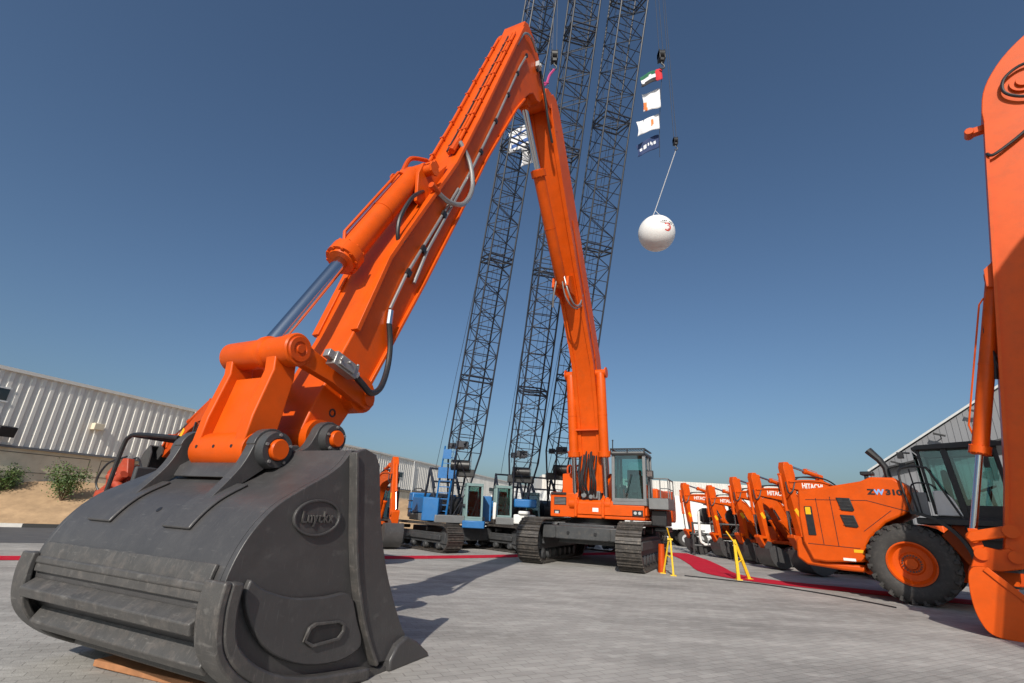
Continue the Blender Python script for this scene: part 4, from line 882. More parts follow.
# local x toward the bucket end, near side y=-1.35
def wheel(cx, cy, rad, wd, sgn):
    m = MB(); prof = [(-wd/2+.03,rad*.54),(-wd/2+.0,rad*.60),(-wd/2-.02,rad*.75),(-wd/2+.02,rad*.90),(-wd/2+.07,rad*.955),(0,rad*.965),(wd/2-.07,rad*.955),(wd/2-.02,rad*.90),(wd/2+.02,rad*.75),(wd/2,rad*.60),(wd/2-.03,rad*.54),(-wd/2+.03,rad*.54)]
    m.lathe(prof, (cx,cy,rad), (0,1,0), 56)
    n = 24
    for k in range(n):
        for half in (0,1):
            a = 2*PI*(k+.5*half)/n; s0 = -1 if half else 1
            for j in range(3):
                t0, t1 = j/3, (j+1)/3
                y = cy + s0*(wd/2-.0)*(1-(t0+t1)/2*.95); aa = a + (t0+t1)/2*.13
                rr_ = rad*(.955 if j==0 else .97)
                c = Vector((cx+rr_*math.cos(aa), y, rad+rr_*math.sin(aa)))
                rot = Matrix.Rotation(-aa,3,'Y') @ Matrix.Rotation(s0*.35,3,'X')
                m.box(c, (.055, wd/5.2, .062), rot)
            # shoulder lug running down the sidewall
            c = Vector((cx+rad*.925*math.cos(a), cy+s0*(wd/2+.0), rad+rad*.925*math.sin(a)))
            m.box(c, (.10,.028,.06), Matrix.Rotation(-a,3,'Y'))
    w_ = m.build('wheel', RUBBER, wl, ang=30)
    m = MB(); y0 = -wd/2*sgn
    P = [(0,rad*.545),(.0,rad*.50),(.03,rad*.485),(.09,rad*.44),(.13,rad*.42),(.135,rad*.28),(.10,rad*.25),(.10,rad*.15),(.02,rad*.13),(.02,.0)]
    m.lathe([(0,0)] + [(-.02,0)][:0] + [(t,r_) for t,r_ in P[::-1]] if False else P, (cx,cy+sgn*wd/2,rad), (0,-sgn,0), 48)
    m.lathe([(0,rad*.545),(.25,rad*.5),(.25,0)], (cx,cy+sgn*wd/2,rad), (0,-sgn,0), 48)
    m.build('rim', ORANGE, w_, ang=40)
    m = MB()
    for k in range(20):
        a = 2*PI*k/20; m.cyl((cx+rad*.20*math.cos(a), cy+sgn*(wd/2-.10), rad+rad*.20*math.sin(a)), (cx+rad*.20*math.cos(a), cy+sgn*(wd/2-.06), rad+rad*.20*math.sin(a)), .016, seg=6)
    m.build('wheel_bolt', FRAME, w_)
    m = MB(); m.strip(circle2(cx,rad,rad*.52,0,360,40), circle2(cx,rad,rad*.505,0,360,40), cy+sgn*(wd/2+.0)-.008, cy+sgn*(wd/2)+.008); m.build('rim_edge', ORANGE2, w_)
    return w_
for cx in (.10, 3.55):
    wheel(cx, -1.02, .86, .66, -1); wheel(cx, 1.02, .86, .66, 1)
hood = [(-2.06,2.47),(-1.3,2.56),(-.62,2.68),(-.40,2.78),(.06,2.76),(.26,2.60),(.34,2.3),(.2,1.95),(-.25,1.72),(-.62,1.35),(-.78,1.05),(-.80,.80),(-1.62,.72),(-1.93,.74),(-2.10,1.18),(-2.12,1.8)]
m = MB(); m.prism(hood, -1.16, 1.16); hd = m.build('engine_hood', ORANGE, wl, bevel=.05)
m = MB()
for pts in ([(-1.30,1.12),(-1.335,2.3)],[(-1.62,1.12),(-1.66,2.26)],[(-1.98,1.14),(-.86,1.10)],[(-1.9,2.22),(-.55,2.22),(.25,1.98)],[(-.72,1.5),(-.1,2.0)]):
    for a,b in zip(pts,pts[1:]): m.tube([(a[0],-1.163,a[1]),(b[0],-1.163,b[1])],.008,4)
m.build('panel_seam', BLACK, hd)
for z0,z1,xx in ((1.95,2.28,.0),(1.57,1.87,.03)):
    m = MB(); m.prism([(-1.20+xx,z1),(-.90+xx,z1-.01),(-.84+xx,z0+.03),(-.88+xx,z0),(-1.12+xx,z0+.02)], -1.185,-1.15); gv = m.build('side_grille', BLACK, hd, bevel=.01)
    m = MB()
    for k in range(3): m.tube([(-1.15+xx,-1.19,z0+.07+k*.08),(-.89+xx,-1.19,z0+.06+k*.08)],.008,4)
    m.build('grille_bar', FRAME, gv)
m = MB(); m.prism([(-1.95,2.05),(-1.78,2.05),(-1.76,1.35),(-1.93,1.35)],-1.185,-1.15); m.build('tail_light_panel', BLACK, hd)
m = MB(); m.prism([(-1.93,2.03),(-1.81,2.03),(-1.81,1.85),(-1.93,1.85)],-1.19,-1.184); m.build('indicator_lens', DECAL_Y, hd)
m = MB(); m.prism([(-1.0,1.07),(-.80,1.07),(-.80,1.0),(-1.0,1.0)],-1.168,-1.158); m.build('sticker', DECAL_Y, hd, smooth=False)
m = MB(); m.prism([(-1.25,.86),(-.99,.86),(-.99,.80),(-1.25,.80)],-1.168,-1.158); m.build('sticker', DECAL_W, hd, smooth=False)
m = MB(); m.prism([(-2.14,1.3),(-2.3,1.22),(-2.32,.78),(-2.1,.62),(-1.3,.56),(-.85,.56),(-.85,.72),(-1.8,.72)],-1.05,1.05); m.build('counterweight', ORANGE, wl, bevel=.05)
m = MB(); m.prism([(-1.0,.6),(-.7,1.1),(-.2,1.5),(1.6,1.5),(2.2,1.3),(2.2,.55),(-.9,.5)],-.62,.62); m.build('rear_frame', ORANGE2, wl, bevel=.03)
# model number
MW = lambda x, z: face_M((x,-1.167,z),(1,0,-.03),(0,0,1))
text_part('model_lettering', 'Z', .17, MW(-.43,2.42), DECAL_K, hd, ext=.004, bold=.008, sx=1.25)
text_part('model_lettering', 'W', .17, MW(-.27,2.415), DECAL_B, hd, ext=.004, bold=.008, sx=1.1)
text_part('model_lettering', '310', .17, MW(.02,2.41), DECAL_K, hd, ext=.004, bold=.008, sx=1.25)
# black mirror box, exhaust stack
m = MB(); m.bx(-.62,-.35,-1.0,-.7,2.84,2.93); m.bx(-.55,-.47,-.95,-.8,2.70,2.85); m.build('rear_lamp', BLACK, hd, bevel=.02)
m = MB(); m.tube([(-.10,-.55,2.70),(-.12,-.55,3.05),(-.22,-.55,3.25),(-.42,-.55,3.50)],[.075,.075,.08,.10],10); m.build('exhaust_stack', BLACK, hd)
# fender arch
fo = circle2(.12,.90,1.12,8,82,14); fi = circle2(.12,.90,1.05,8,82,14)
m = MB(); m.strip(fo, fi, -1.34, -.62); fd = m.build('mudguard', BLACK, wl)
m = MB(); m.strip(circle2(3.55,.92,1.16,20,160,18), circle2(3.55,.92,1.08,20,160,18), -1.34,-.62); m.build('mudguard', BLACK, wl)
# platform, ladder and rails
m = MB(); m.bx(.35,2.1,-1.25,1.25,1.72,1.86); m.prism([(1.15,1.72),(1.25,.85),(2.0,.85),(2.1,1.72)],-1.2,-.9); m.build('platform', BLACK, wl, bevel=.02)
m = MB()
for k in range(4): m.bx(1.3,1.9,-1.34,-1.2,.55+.3*k,.59+.3*k)
for x in (1.3,1.9): m.cyl((x,-1.3,.45),(x,-1.3,1.75),.02,seg=6)
m.build('ladder', BLACK, wl)
m = MB()
m.tube(smooth_pts([(.28,-1.22,1.95),(.20,-1.22,2.6),(.22,-1.22,2.92),(.40,-1.22,3.0),(.68,-1.22,2.98),(.78,-1.22,2.85),(1.15,-1.22,1.9),(1.25,-1.22,1.65)],6),.024,8)
m.tube(smooth_pts([(.42,-1.22,1.9),(.36,-1.22,2.45),(.45,-1.22,2.62),(.72,-1.22,2.6),(.80,-1.22,2.5)],5),.018,8)
m.tube([(.48,-1.22,1.9),(.40,-1.22,2.95)],.016,6)
m.build('handrail', BLACK, wl)
m = MB(); m.bx(.34,.62,-1.2,-1.12,1.9,2.42); m.build('tool_panel', GREYP, wl, bevel=.02)
# white curved fairing beside the cab
m = MB(); m.prism([(.72,1.92)]+[tuple(p) for p in smooth_pts([(.72,2.46),(.90,2.46),(1.06,2.28),(1.17,1.92)],5)], -.98,-.90); m.build('white_panel', WHITE, wl, bevel=.02)
# cab
f = MB()
def bar(a,b,t=.05): f.tube([a,b],t,4)
zc0, zc1 = 1.86, 3.46
ys = (-.86,.86)
for y in ys:
    bar((1.22,y,zc0),(1.08,y,zc1),.085); bar((2.02,y,zc0),(1.95,y,zc1),.055); bar((.70,y,1.95),(.60,y,zc1),.04)
    bar((.60,y,zc1-.03),(2.0,y,zc1-.03),.05)
    f.bx(1.2,2.02,y-.03,y+.03,zc0,zc0+.30)
f.prism([(.50,zc1+.0),(.6,zc1+.06),(1.9,zc1+.12),(2.15,zc1+.06),(2.15,zc1-.02),(.50,zc1-.05)],-.98,.98)
f.bx(.52,2.02,-.9,.9,zc0-.04,zc0+.06)
cb = f.build('cab', BLACK, wl, bevel=.01)
for y in ys:
    m = MB(); m.extr([(1.25,y,zc0+.3),(1.97,y,zc0+.3),(1.93,y,zc1-.08),(1.13,y,zc1-.08)],(0,.012,0)); m.build('door_window', GLASSM, cb, smooth=False)
    m = MB(); m.extr([(.72,y,2.0),(1.17,y,2.0),(1.05,y,zc1-.08),(.62,y,zc1-.08)],(0,.012,0)); m.build('side_window', GLASSM, cb, smooth=False)
m = MB(); m.extr([(2.03,-.8,zc0+.1),(2.03,.8,zc0+.1),(1.97,.8,zc1-.08),(1.97,-.8,zc1-.08)],(.012,0,0)); m.build('windscreen', GLASSM, cb, smooth=False)
m = MB(); m.extr([(.56,-.8,2.25),(.56,.8,2.25),(.49,.8,zc1-.08),(.49,-.8,zc1-.08)],(.012,0,0)); m.build('rear_window', GLASSM, cb, smooth=False)
m = MB(); m.bx(.95,1.45,-.28,.28,2.15,2.32); m.bx(.90,1.02,-.26,.26,2.3,3.0); m.bx(1.0,1.4,-.2,.2,1.9,2.15); m.build('driver_seat', CABIN, cb, bevel=.04)
m = MB(); m.cyl((1.75,0,1.9),(1.68,0,2.55),.04); m.lathe([(0,.17),(.02,.20),(.04,.17),(.02,.15),(0,.17)],(1.66,0,2.55),(-.4,0,1),20); m.build('steering_wheel', BLACK, cb)
m = MB(); m.tube([(1.9,-.9,3.3),(1.8,-1.25,3.32)],.02,6); m.bx(1.72,1.82,-1.35,-1.15,2.95,3.3); m.build('mirror', BLACK, cb)
m = MB(); m.tube([(.45,-.9,3.35),(.30,-1.05,3.35)],.02,6); m.bx(.22,.34,-1.1,-.95,3.22,3.36); m.bx(.22,.34,-1.1,-.95,2.98,3.1); m.build('work_lamp', BLACK, cb)
# bolted plate behind the wheel, front frame, arms and bucket
m = MB(); m.prism([(.7,1.5),(1.0,1.78),(1.6,1.75),(1.95,1.3),(1.75,.5),(1.3,.5)],-.95,-.62); ap = m.build('articulation_plate', ORANGE, wl, bevel=.02)
m = MB()
rr = random.Random(5)
for k in range(5):
    for j in range(3): m.cyl((1.15+.12*k,-.97,1.3-.14*j+.04*k),(1.15+.12*k,-.945,1.3-.14*j+.04*k),.018,seg=6)
m.build('plate_bolt', BLACK, ap)
m = MB(); m.prism([(2.3,.6),(2.3,1.7),(2.9,2.2),(3.4,2.2),(4.4,1.2),(4.4,.6)],-.6,.6); m.build('front_frame', ORANGE, wl, bevel=.03)
for yy in (-.55,.4):
    m = MB(); m.prism([(2.9,2.25),(3.3,2.3),(5.3,1.1),(5.5,.6),(5.2,.45),(4.7,1.0),(3.0,1.95)],yy,yy+.15); m.build('lift_arm', ORANGE, wl, bevel=.02)
lb_ = smooth_pts([(5.4,1.15),(5.2,.7),(5.3,.25),(5.6,.05),(6.6,.03)],5); li = inset(lb_,.03)
m = MB(); m.strip([tuple(p) for p in lb_],[tuple(p) for p in li],-1.5,1.5); lbk = m.build('bucket', ORANGE, wl)
for y0,y1 in ((-1.53,-1.5),(1.5,1.53)):
    m = MB(); m.prism([tuple(p) for p in lb_]+[(5.9,1.1)],y0,y1); m.build('side_plate', ORANGE, lbk)

# ================================================================== lattice boom crawler cranes
def lattice(m, p0, p1, w0, w1, up, bays, rc, rl_, butt=.08, head=True):
    p0, p1 = Vector(p0), Vector(p1); ax = (p1-p0).normalized(); L = (p1-p0).length
    sd = ax.cross(Vector(up)).normalized(); nd = sd.cross(ax).normalized()
    def W(t):
        w = w0 + (w1-w0)*t
        if t < butt: w *= .35 + .65*t/butt
        return w
    def C(t, i):
        w = W(t)/2; s_ = ((-1,-1),(1,-1),(1,1),(-1,1))[i]; return p0 + ax*L*t + sd*w*s_[0] + nd*w*s_[1]
    ts = [0, butt*.5] + [butt + (1-butt)*k/bays for k in range(bays+1)]
    for i in range(4):
        m.tube([C(0,i), C(butt,i), C(1,i)], rc, 6)
    for n, (t0, t1) in enumerate(zip(ts, ts[1:])):
        for i in range(4):
            j = (i+1) % 4; a, b = (i, j) if (n+i) % 2 else (j, i)
            m.tube([C(t0,a), C(t1,b)], rl_, 4, caps=False)
            if n % 1 == 0 and i in (0,2): m.tube([C(t1,i), C(t1,j)], rl_, 4, caps=False)
        if n % 9 == 6:
            for i in range(4):
                j = (i+1) % 4; m.tube([C(t1,i), C(t1,j)], rl_*1.9, 5); tt = t1+.35*(t1-t0); m.tube([C(tt,i), C(tt,j)], rl_*1.9, 5)
            m.tube([C(t1,0), C(t1,2)], rl_, 4); 
    return C
def crane(label, base, tip_, w0, w1, bays, yaw, body_mat, cab_off, tower=False, group=None, bw=.041, bl=.0205):
    r = thing('crawler_crane', label, 'crane', (base[0], base[1], 0), 0, group)
    o = Vector((base[0], base[1], 0)); p0 = Vector((0,0,base[2])); p1 = Vector(tip_) - o
    L = p1-p0; p1e = p0 + L*1.32        # the boom runs on above the picture
    fwd = Vector((L.x, L.y, 0)).normalized()
    m = MB(); C_ = lattice(m, p0, p1e, w0, w1, (0,0,1) if False else Vector((-fwd.y, fwd.x, 0)).cross(L.normalized()), bays, bw, bl); bm_ = m.build('boom', LATTICE, r, smooth=False)
    # head sheaves
    m = MB(); ax = L.normalized(); sd = Vector((-fwd.y,fwd.x,0))
    for k in (-.25,0,.25): m.cyl(p1e+sd*(k-.06)+fwd*.2, p1e+sd*(k+.06)+fwd*.2, .35, seg=18)
    m.build('head_sheave', BLACK, bm_)
    # body in a frame whose x looks along the tracks
    Mz = Matrix.Rotation(yaw, 4, 'Z')
    def B(): return MB(Matrix.Translation((0,.3,0)) @ Mz)
    e = bpy.data.objects.new('undercarriage', None)
    m = B(); m.bx(-1.1,1.1,-1.3,1.3,.35,.85); cbd = m.build('car_body', FRAME, r, bevel=.03)
    global MB_
    for yc in (-1.75, 1.75):
        t_ = crawler(r, yc, 5.2, 1.0, .72, pitch=.22, detail=False)
        t_.matrix_local = Matrix.Translation((0,.3,0)) @ Mz
    fr = math.atan2(fwd.y, fwd.x)
    Mf = Matrix.Rotation(fr, 4, 'Z')
    def U(): return MB(Mf)
    m = U(); m.bx(-2.9,.9,-1.1,1.1,1.0,1.3); dk = m.build('platform', GREYP, r, bevel=.03)
    m = U(); m.bx(-2.6,-.9,-1.1,-.5,1.32,2.0); m.bx(-2.6,-.9,.5,1.1,1.32,2.0); m.build('engine_housing', body_mat, dk, bevel=.05)
    m = U(); m.bx(-3.3,-2.7,-1.1,1.1,1.1,2.2); cwt = m.build('counterweight', body_mat, dk, bevel=.06)
    m = U(); m.bx(-3.32,-2.68,-1.12,1.12,1.45,1.48); m.bx(-3.32,-2.68,-1.12,1.12,1.82,1.85); m.build('slab_joint', BLACK, cwt)
    m = U()
    for y in (-.6,.6): m.tube([(-.4,y,1.3),(-1.9,y,3.3),(-2.6,y,1.3)],.06,6); m.tube([(-1.9,y,3.3),(-1.0,y,2.4)],.04,5)
    for a_ in (.35,.7,1): m.tube([(-.4-1.5*a_,-.6,1.3+2*a_),(-.4-1.5*a_,.6,1.3+2*a_)],.045,5)
    gn = m.build('gantry', LATTICE, dk, smooth=False)
    m = U(); m.cyl((-1.6,-.5,1.75),(-1.6,.5,1.75),.42,seg=18); m.cyl((-.4,-.5,1.7),(-.4,.5,1.7),.36,seg=18); m.build('winch_drum', BLACK, dk)
    # pendants: gantry head to boom, running alongside its back
    m = MB()
    for s_ in (-.35,.35):
        q = Mf @ Vector((-1.9, s_, 3.3)); e_ = p0 + L*1.30 - fwd*.3 + sd*s_
        m.tube([q, p0+L*.42-fwd*1.15+sd*s_, e_], .013, 4)
        m.tube([p0+L*.10-fwd*.62+sd*s_*1.1, p0+L*.5-fwd*.75+sd*s_*1.1, e_], .012, 4)
    m.build('pendant_rope', LATTICE, bm_, smooth=False)
    m = MB(); q = p0 + L*.115
    for s_ in (-1,1):
        m.tube([q, q - fwd*1.05 + sd*.2*s_], .05, 6); m.box(q - fwd*1.05+sd*.2*s_, (.30,.30,.22)); m.box(q - fwd*.35, (.5,.55,.26))
    m.build('boom_bracket', LATTICE, bm_)
    m = MB(); q = p0 + L*.07; m.box(q, (w0*1.1,.5,.30)); m.cyl(q+Vector((-.4,-.3,.3)), q+Vector((.4,-.3,.3)), .22, seg=14); m.build('rope_guide', BLACK, bm_, bevel=.02)
    return r, Mf, fwd, sd
cA, MfA, fA, sA = crane('crawler crane with blue cab base and blue counterweight, leftmost lattice boom', (-2.15,22.0,1.15), (.95,15.6,27.8), 1.10, 1.10, 56, R(-48), BLUE, 0)
cB, MfB, fB, sB = crane('blue and white crawler crane whose lattice boom rises between the other two booms', (.55,23.6,1.2), (2.75,14.4,26.3), 1.10, 1.18, 54, R(-48), BLUE, 0)
cC, MfC, fC, sC = crane('crawler crane partly behind the giant excavator, its lattice boom tallest and rightmost', (2.45,24.6,1.3), (5.3,16.0,29.0), 1.30, 1.42, 50, R(-48), GREYP, 0)
def crane_cab(r, x, y, z, mt, w_=.95, h_=1.7, l_=1.5, ang=-90):
    o = bpy.data.objects.new('tmp', None)
    c = cab(r, 0, l_*-1, -w_/2, w_/2, 0, h_, lean=.15, frame_mat=mt, low_mat=mt, mull=.08)
    c.matrix_local = Matrix.Translation((x,y,z)) @ Matrix.Rotation(R(ang),4,'Z')
    return c
crane_cab(cA, .95,-1.0,1.15, TEAL, .72, 1.35, .75, ang=-76)
crane_cab(cB, -.55,-.9,1.25, TEAL, .75, 1.3, .75, ang=-80)
crane_cab(cC, -1.1,-.8,1.25, TEAL, .7, 1.1, .7, ang=-80)
m = MB(); m.bx(.5,1.4,-1.15,-.2,.85,1.13); m.build('cab_step', BLUE, cA, bevel=.03)
m = MB(); m.bx(-1.15,-.5,-1.25,-.7,1.05,1.95); m.build('blue_locker', BLUE, cA, bevel=.03)
# ladder mast with blue name plates beside boom A
m = MB()
for dx in (-.75,-.25): m.tube([(dx,-.6,1.2),(dx+.25,-.7,4.1)],.04,5)
for k in range(12): t = k/12; m.tube([(-.75+.25*t,-.6-.1*t,1.2+2.9*t),(-.25+.25*t,-.6-.1*t,1.2+2.9*t)],.022,4)
ms = m.build('ladder_mast', BLUE, cA, smooth=False)
m = MB(); m.bx(-.55,-.2,-.82,-.76,3.55,3.95); m.build('blue_plate', BLUE, ms, smooth=False)
m = MB(); m.bx(-.70,-.32,-.80,-.74,2.75,3.2); m.bx(-.26,.08,-.80,-.74,2.75,3.2); m.build('blue_plate', BLUE, ms, smooth=False)
m = MB(); m.bx(-1.55,-1.1,-1.1,-.6,1.1,2.15); m.build('blue_locker', BLUE, cB, bevel=.03)
m = MB(); m.bx(-1.02,-.88,-1.2,-.95,1.2,1.9); m.build('white_locker', WHITE, cB, bevel=.03)
m = MB(); m.bx(-.1,.85,-1.2,-.6,1.05,1.45); m.bx(.1,.6,-1.3,-.9,1.45,1.6); m.build('machinery_box', WHITE, cB, bevel=.05)
m = MB(); m.bx(-.1,.9,-.9,-.4,1.75,2.1); m.build('blue_cover', BLUE, cB, bevel=.05)

# hook blocks, ropes, flags, balloon
def hook_block(loc, label, rope_top, s=1.0):
    r = thing('hook_block', label, 'crane hook', loc, 0, None)
    m = MB(); 
    for x in (-.13,.13): m.box((x*s,0,0),(.06*s,.42*s,.62*s))
    m.cyl((-.16*s,0,.10*s),(.16*s,0,.10*s),.24*s,seg=18); m.box((0,0,-.25*s),(.30*s,.24*s,.20*s)); b = m.build('block', BLACK, r, bevel=.02)
    m = MB(); m.tube(smooth_pts([(0,0,-.35*s),(0,0,-.5*s),(.10*s,0,-.60*s),(.10*s,0,-.76*s),(-.02*s,0,-.84*s),(-.12*s,0,-.76*s)],5),.04*s,8); m.build('hook', FRAME, r)
    m = MB()
    for x in (-.1,.1): m.tube([(x*s,0,.2*s),(x*s*.6,0,rope_top-loc[2])],.012,4)
    m.build('hoist_rope', LATTICE, r, smooth=False)
    return r
hk1 = hook_block((1.20,15.3,19.75), 'dark crane hook block hanging above the elbow of the giant orange arm', 33.0, .85)
hk2 = hook_block((5.95,15.85,20.75), 'dark crane hook block hanging above the string of four flags', 36.0, .85)
hk3 = hook_block((6.62,16.75,16.95), 'small crane hook block holding the rope of the white balloon', 36.0, .55)
m = MB(); m.tube(smooth_pts([(1.20,15.3,19.05),(1.0,15.3,18.7),(.9,15.2,18.2),(.75,15.1,17.9)],4),.05,6); m.tube(smooth_pts([(.95,15.2,18.2),(.55,15.0,17.9),(.45,15,17.6)],4),.05,6)
o = m.build('lifting_sling', mat('magenta_webbing',(.45,.05,.18),.8), hk1); o.matrix_parent_inverse = Matrix.Translation((-1.20,-15.3,-19.75))
def flag_cloth(loc, w_, h_, ang, colf, label, name='flag', droop=.25, txt=None, ph=0):
    m = MB(); NX_, NZ_ = 18, 10; g_ = []
    for i in range(NX_+1):
        row = []
        for j in range(NZ_+1):
            u, v_ = i/NX_, j/NZ_
            x = -w_*u*(1-.06*math.sin(v_*3)); z = -h_*v_ - droop*w_*u**1.3 + .06*math.sin(u*7+v_*2+ph)*h_; y = .13*math.sin(u*8+ph+v_*1.4)*u*w_*.8
            row.append(m.v((x,y,z)))
        g_.append(row)
    for i in range(NX_):
        for j in range(NZ_): m.f([g_[i][j],g_[i+1][j],g_[i+1][j+1],g_[i][j+1]])
    o = m.build(name, WHITE, None, smooth=True, ang=180); o.data.materials.clear()
    mats = []; 
    for p_ in o.data.polygons:
        c = p_.center; u = -c.x/w_; v_ = (-c.z - droop*w_*max(u,0)**1.3)/h_
        mm = colf(u, v_)
        if mm not in mats: mats.append(mm)
        p_.material_index = mats.index(mm)
    for mm in mats: o.data.materials.append(mm)
    sm = o.modifiers.new('solid','SOLIDIFY'); sm.thickness = .006
    o.location = loc; o.rotation_euler = (0,0,R(ang)); tag(o, label, 'flag', 'flags hanging from the crane rope')
    return o
FR = mat('flag_red',(.55,.02,.03),.8); FG = mat('flag_green',(.01,.12,.06),.8); FW = mat('flag_white',(.72,.72,.74),.8); FK = mat('flag_black',(.02,.02,.025),.8); FO = mat('flag_orange',(.75,.2,.05),.8); FN = mat('flag_navy',(.02,.04,.12),.8); FB2 = mat('flag_blue',(.05,.12,.35),.8)
flag_cloth((5.97,15.95,20.15), 1.0,.62, 6, lambda u,v: FR if u<.3 else (FG if v<.33 else FW if v<.66 else FK), 'topmost flag, red green white and black, hanging under the crane hook', droop=.62)
f2 = flag_cloth((5.92,16.25,19.3), .80,1.0, 0, lambda u,v: FO if (u>.72 and .45<v<.95) else FW, 'white flag with a small orange mark, second from the top', droop=.45, ph=1)
f3 = flag_cloth((5.90,16.5,18.15), 1.05,.75, 4, lambda u,v: FO if (abs(u-.3)<.06 and .3<v<.7) else FW, 'plain white flag, third from the top of the string', droop=.6, ph=2)
f4 = flag_cloth((5.94,16.8,17.3), 1.02,.68, 4, lambda u,v: FW if (.15<u<.85 and .4<v<.62 and int(u*22)%3) else FN, 'dark navy flag with pale writing, lowest of the string', droop=.65, ph=.5)
m = MB(); m.tube([(5.97,15.87,20.2),(5.92,16.2,18.9),(5.92,16.6,17.5),(5.95,16.9,16.2)],.012,4); m.build('hoist_rope', LATTICE, hk2).matrix_parent_inverse = Matrix.Translation((-5.95,-15.85,-20.75))
# banner cloths by the elbow
def cloth(loc, w_, h_, ang, colf, label, droop, ph):
    o = flag_cloth(loc, w_, h_, ang, colf, label, 'banner', droop, None, ph); return o
cloth((.95,18.3,19.3), 1.6,1.3, 10, lambda u,v: FB2 if (int(v*7+u*2)%3==0 and .1<u<.9) else FW, 'white and blue banner fluttering behind the elbow of the giant arm', .7, .3)
cloth((1.2,18.3,18.05), 1.25,1.1, 10, lambda u,v: FW if u>.35 or v>.3 else FB2, 'plain pale banner fluttering just below the blue striped one', .55, 1.7)
m = MB(); m.tube([(1.1,18.3,16.6),(1.1,18.3,19.4)],.015,5); m.tube([(1.1,18.3,19.4),(1.6,18.0,34)],.012,4); o = m.build('banner_rope', LATTICE, None, smooth=False); tag(o, 'thin rope the two banners behind the giant arm are tied to', 'rope')
# balloon
bl = thing('balloon', 'big white round balloon with red mark hanging on a rope in the sky', 'balloon', (5.98,18.0,13.12))
m = MB(); rb_ = .77; m.lathe([(-rb_*math.cos(PI*k/24)*1.02, rb_*math.sin(PI*k/24)) for k in range(25)], (0,0,0), (0,0,1), 40); m.build('envelope', mat('balloon_white',(.78,.77,.76),.45,var=.03,vscale=4), bl)
m = MB(); q = Vector((6.62-5.98,16.75-18.0,16.95-13.12-.45))
m.tube([(.0,0,1.15), q],.017,5)
for a in (0,120,240): m.tube([(0,0,1.15),(.42*math.cos(R(a)),.42*math.sin(R(a)),.66)],.012,4)
m.build('tether_rope', mat('white_rope',(.6,.6,.6),.8), bl, smooth=False)
def on_ball(u, v_, lift=.006):   # u right, v up in degrees on the camera side
    a = R(-100+u); e_ = R(v_); rr2 = rb_+lift; return Vector((rr2*math.cos(e_)*math.cos(a), rr2*math.cos(e_)*math.sin(a), rr2*math.sin(e_)*1.02))
m = MB()
def arcband(r0_, r1_, a0, a1, cu, cv):
    n = 24; A = []; Bv = []
    for k in range(n+1):
        a = R(a0+(a1-a0)*k/n); A.append(m.v(on_ball(cu+r0_*math.cos(a), cv+r0_*math.sin(a)))); Bv.append(m.v(on_ball(cu+r1_*math.cos(a), cv+r1_*math.sin(a))))
    for k in range(n): m.f([A[k],A[k+1],Bv[k+1],Bv[k]])
arcband(10,13.5,-130,140,28,-8); arcband(5,7,-100,120,30,-9)
m.build('red_mark', DECAL_R, bl)
m = MB()
for k in range(9):
    for j in range(2):
        u0 = 5+6*k; p_ = [on_ball(u0, 14-7*j),on_ball(u0+4.2, 14-7*j),on_ball(u0+4.2, 10.5-7*j),on_ball(u0, 10.5-7*j)]
        if (k+j)%4: m.f([m.v(x) for x in p_])
m.build('printed_lettering', DECAL_K, bl)

# ================================================================== buildings
def clad_mat(name, col, pitch, depth=.03, axis='X', rough=.5):
    m, N, L, b = node_mat(name); tc = N.new('ShaderNodeTexCoord'); sx = N.new('ShaderNodeSeparateXYZ'); L.new(tc.outputs['Object'], sx.inputs[0])
    nz = N.new('ShaderNodeTexNoise'); nz.inputs['Scale'].default_value = .8; nz.inputs['Detail'].default_value = 6
    mp = N.new('ShaderNodeMapping'); mp.inputs['Scale'].default_value = (1,1,.15); L.new(tc.outputs['Object'], mp.inputs[0]); L.new(mp.outputs[0], nz.inputs['Vector'])
    mr = N.new('ShaderNodeMapRange'); mr.inputs['To Min'].default_value = .78; mr.inputs['To Max'].default_value = 1.15; L.new(nz.outputs['Fac'], mr.inputs[0])
    mx = N.new('ShaderNodeMix'); mx.data_type = 'RGBA'; mx.blend_type = 'MULTIPLY'; mx.inputs[0].default_value = 1; mx.inputs[6].default_value = (*col,1); L.new(mr.outputs[0], mx.inputs[7]); L.new(mx.outputs[2], b.inputs['Base Color'])
    b.inputs['Roughness'].default_value = rough
    return m
CLAD = clad_mat('cream_profiled_cladding', (.80,.77,.71), .3); CLADG = clad_mat('grey_profiled_cladding', (.17,.175,.19), .3)
PLAST = mat('beige_precast_wall', (.72,.63,.48), .9, var=.14, vscale=.7, dirt=(.42,.31,.2), dirt_amt=.5)
WL0 = Vector((-22.5,24,0)); wv = Vector((.32,.947,0)).normalized()
lb = thing('warehouse_left', 'long warehouse with pale ribbed upper cladding over a beige precast wall, behind the giant bucket', 'warehouse', WL0, math.atan2(wv.y,wv.x)); lb.name = 'warehouse'
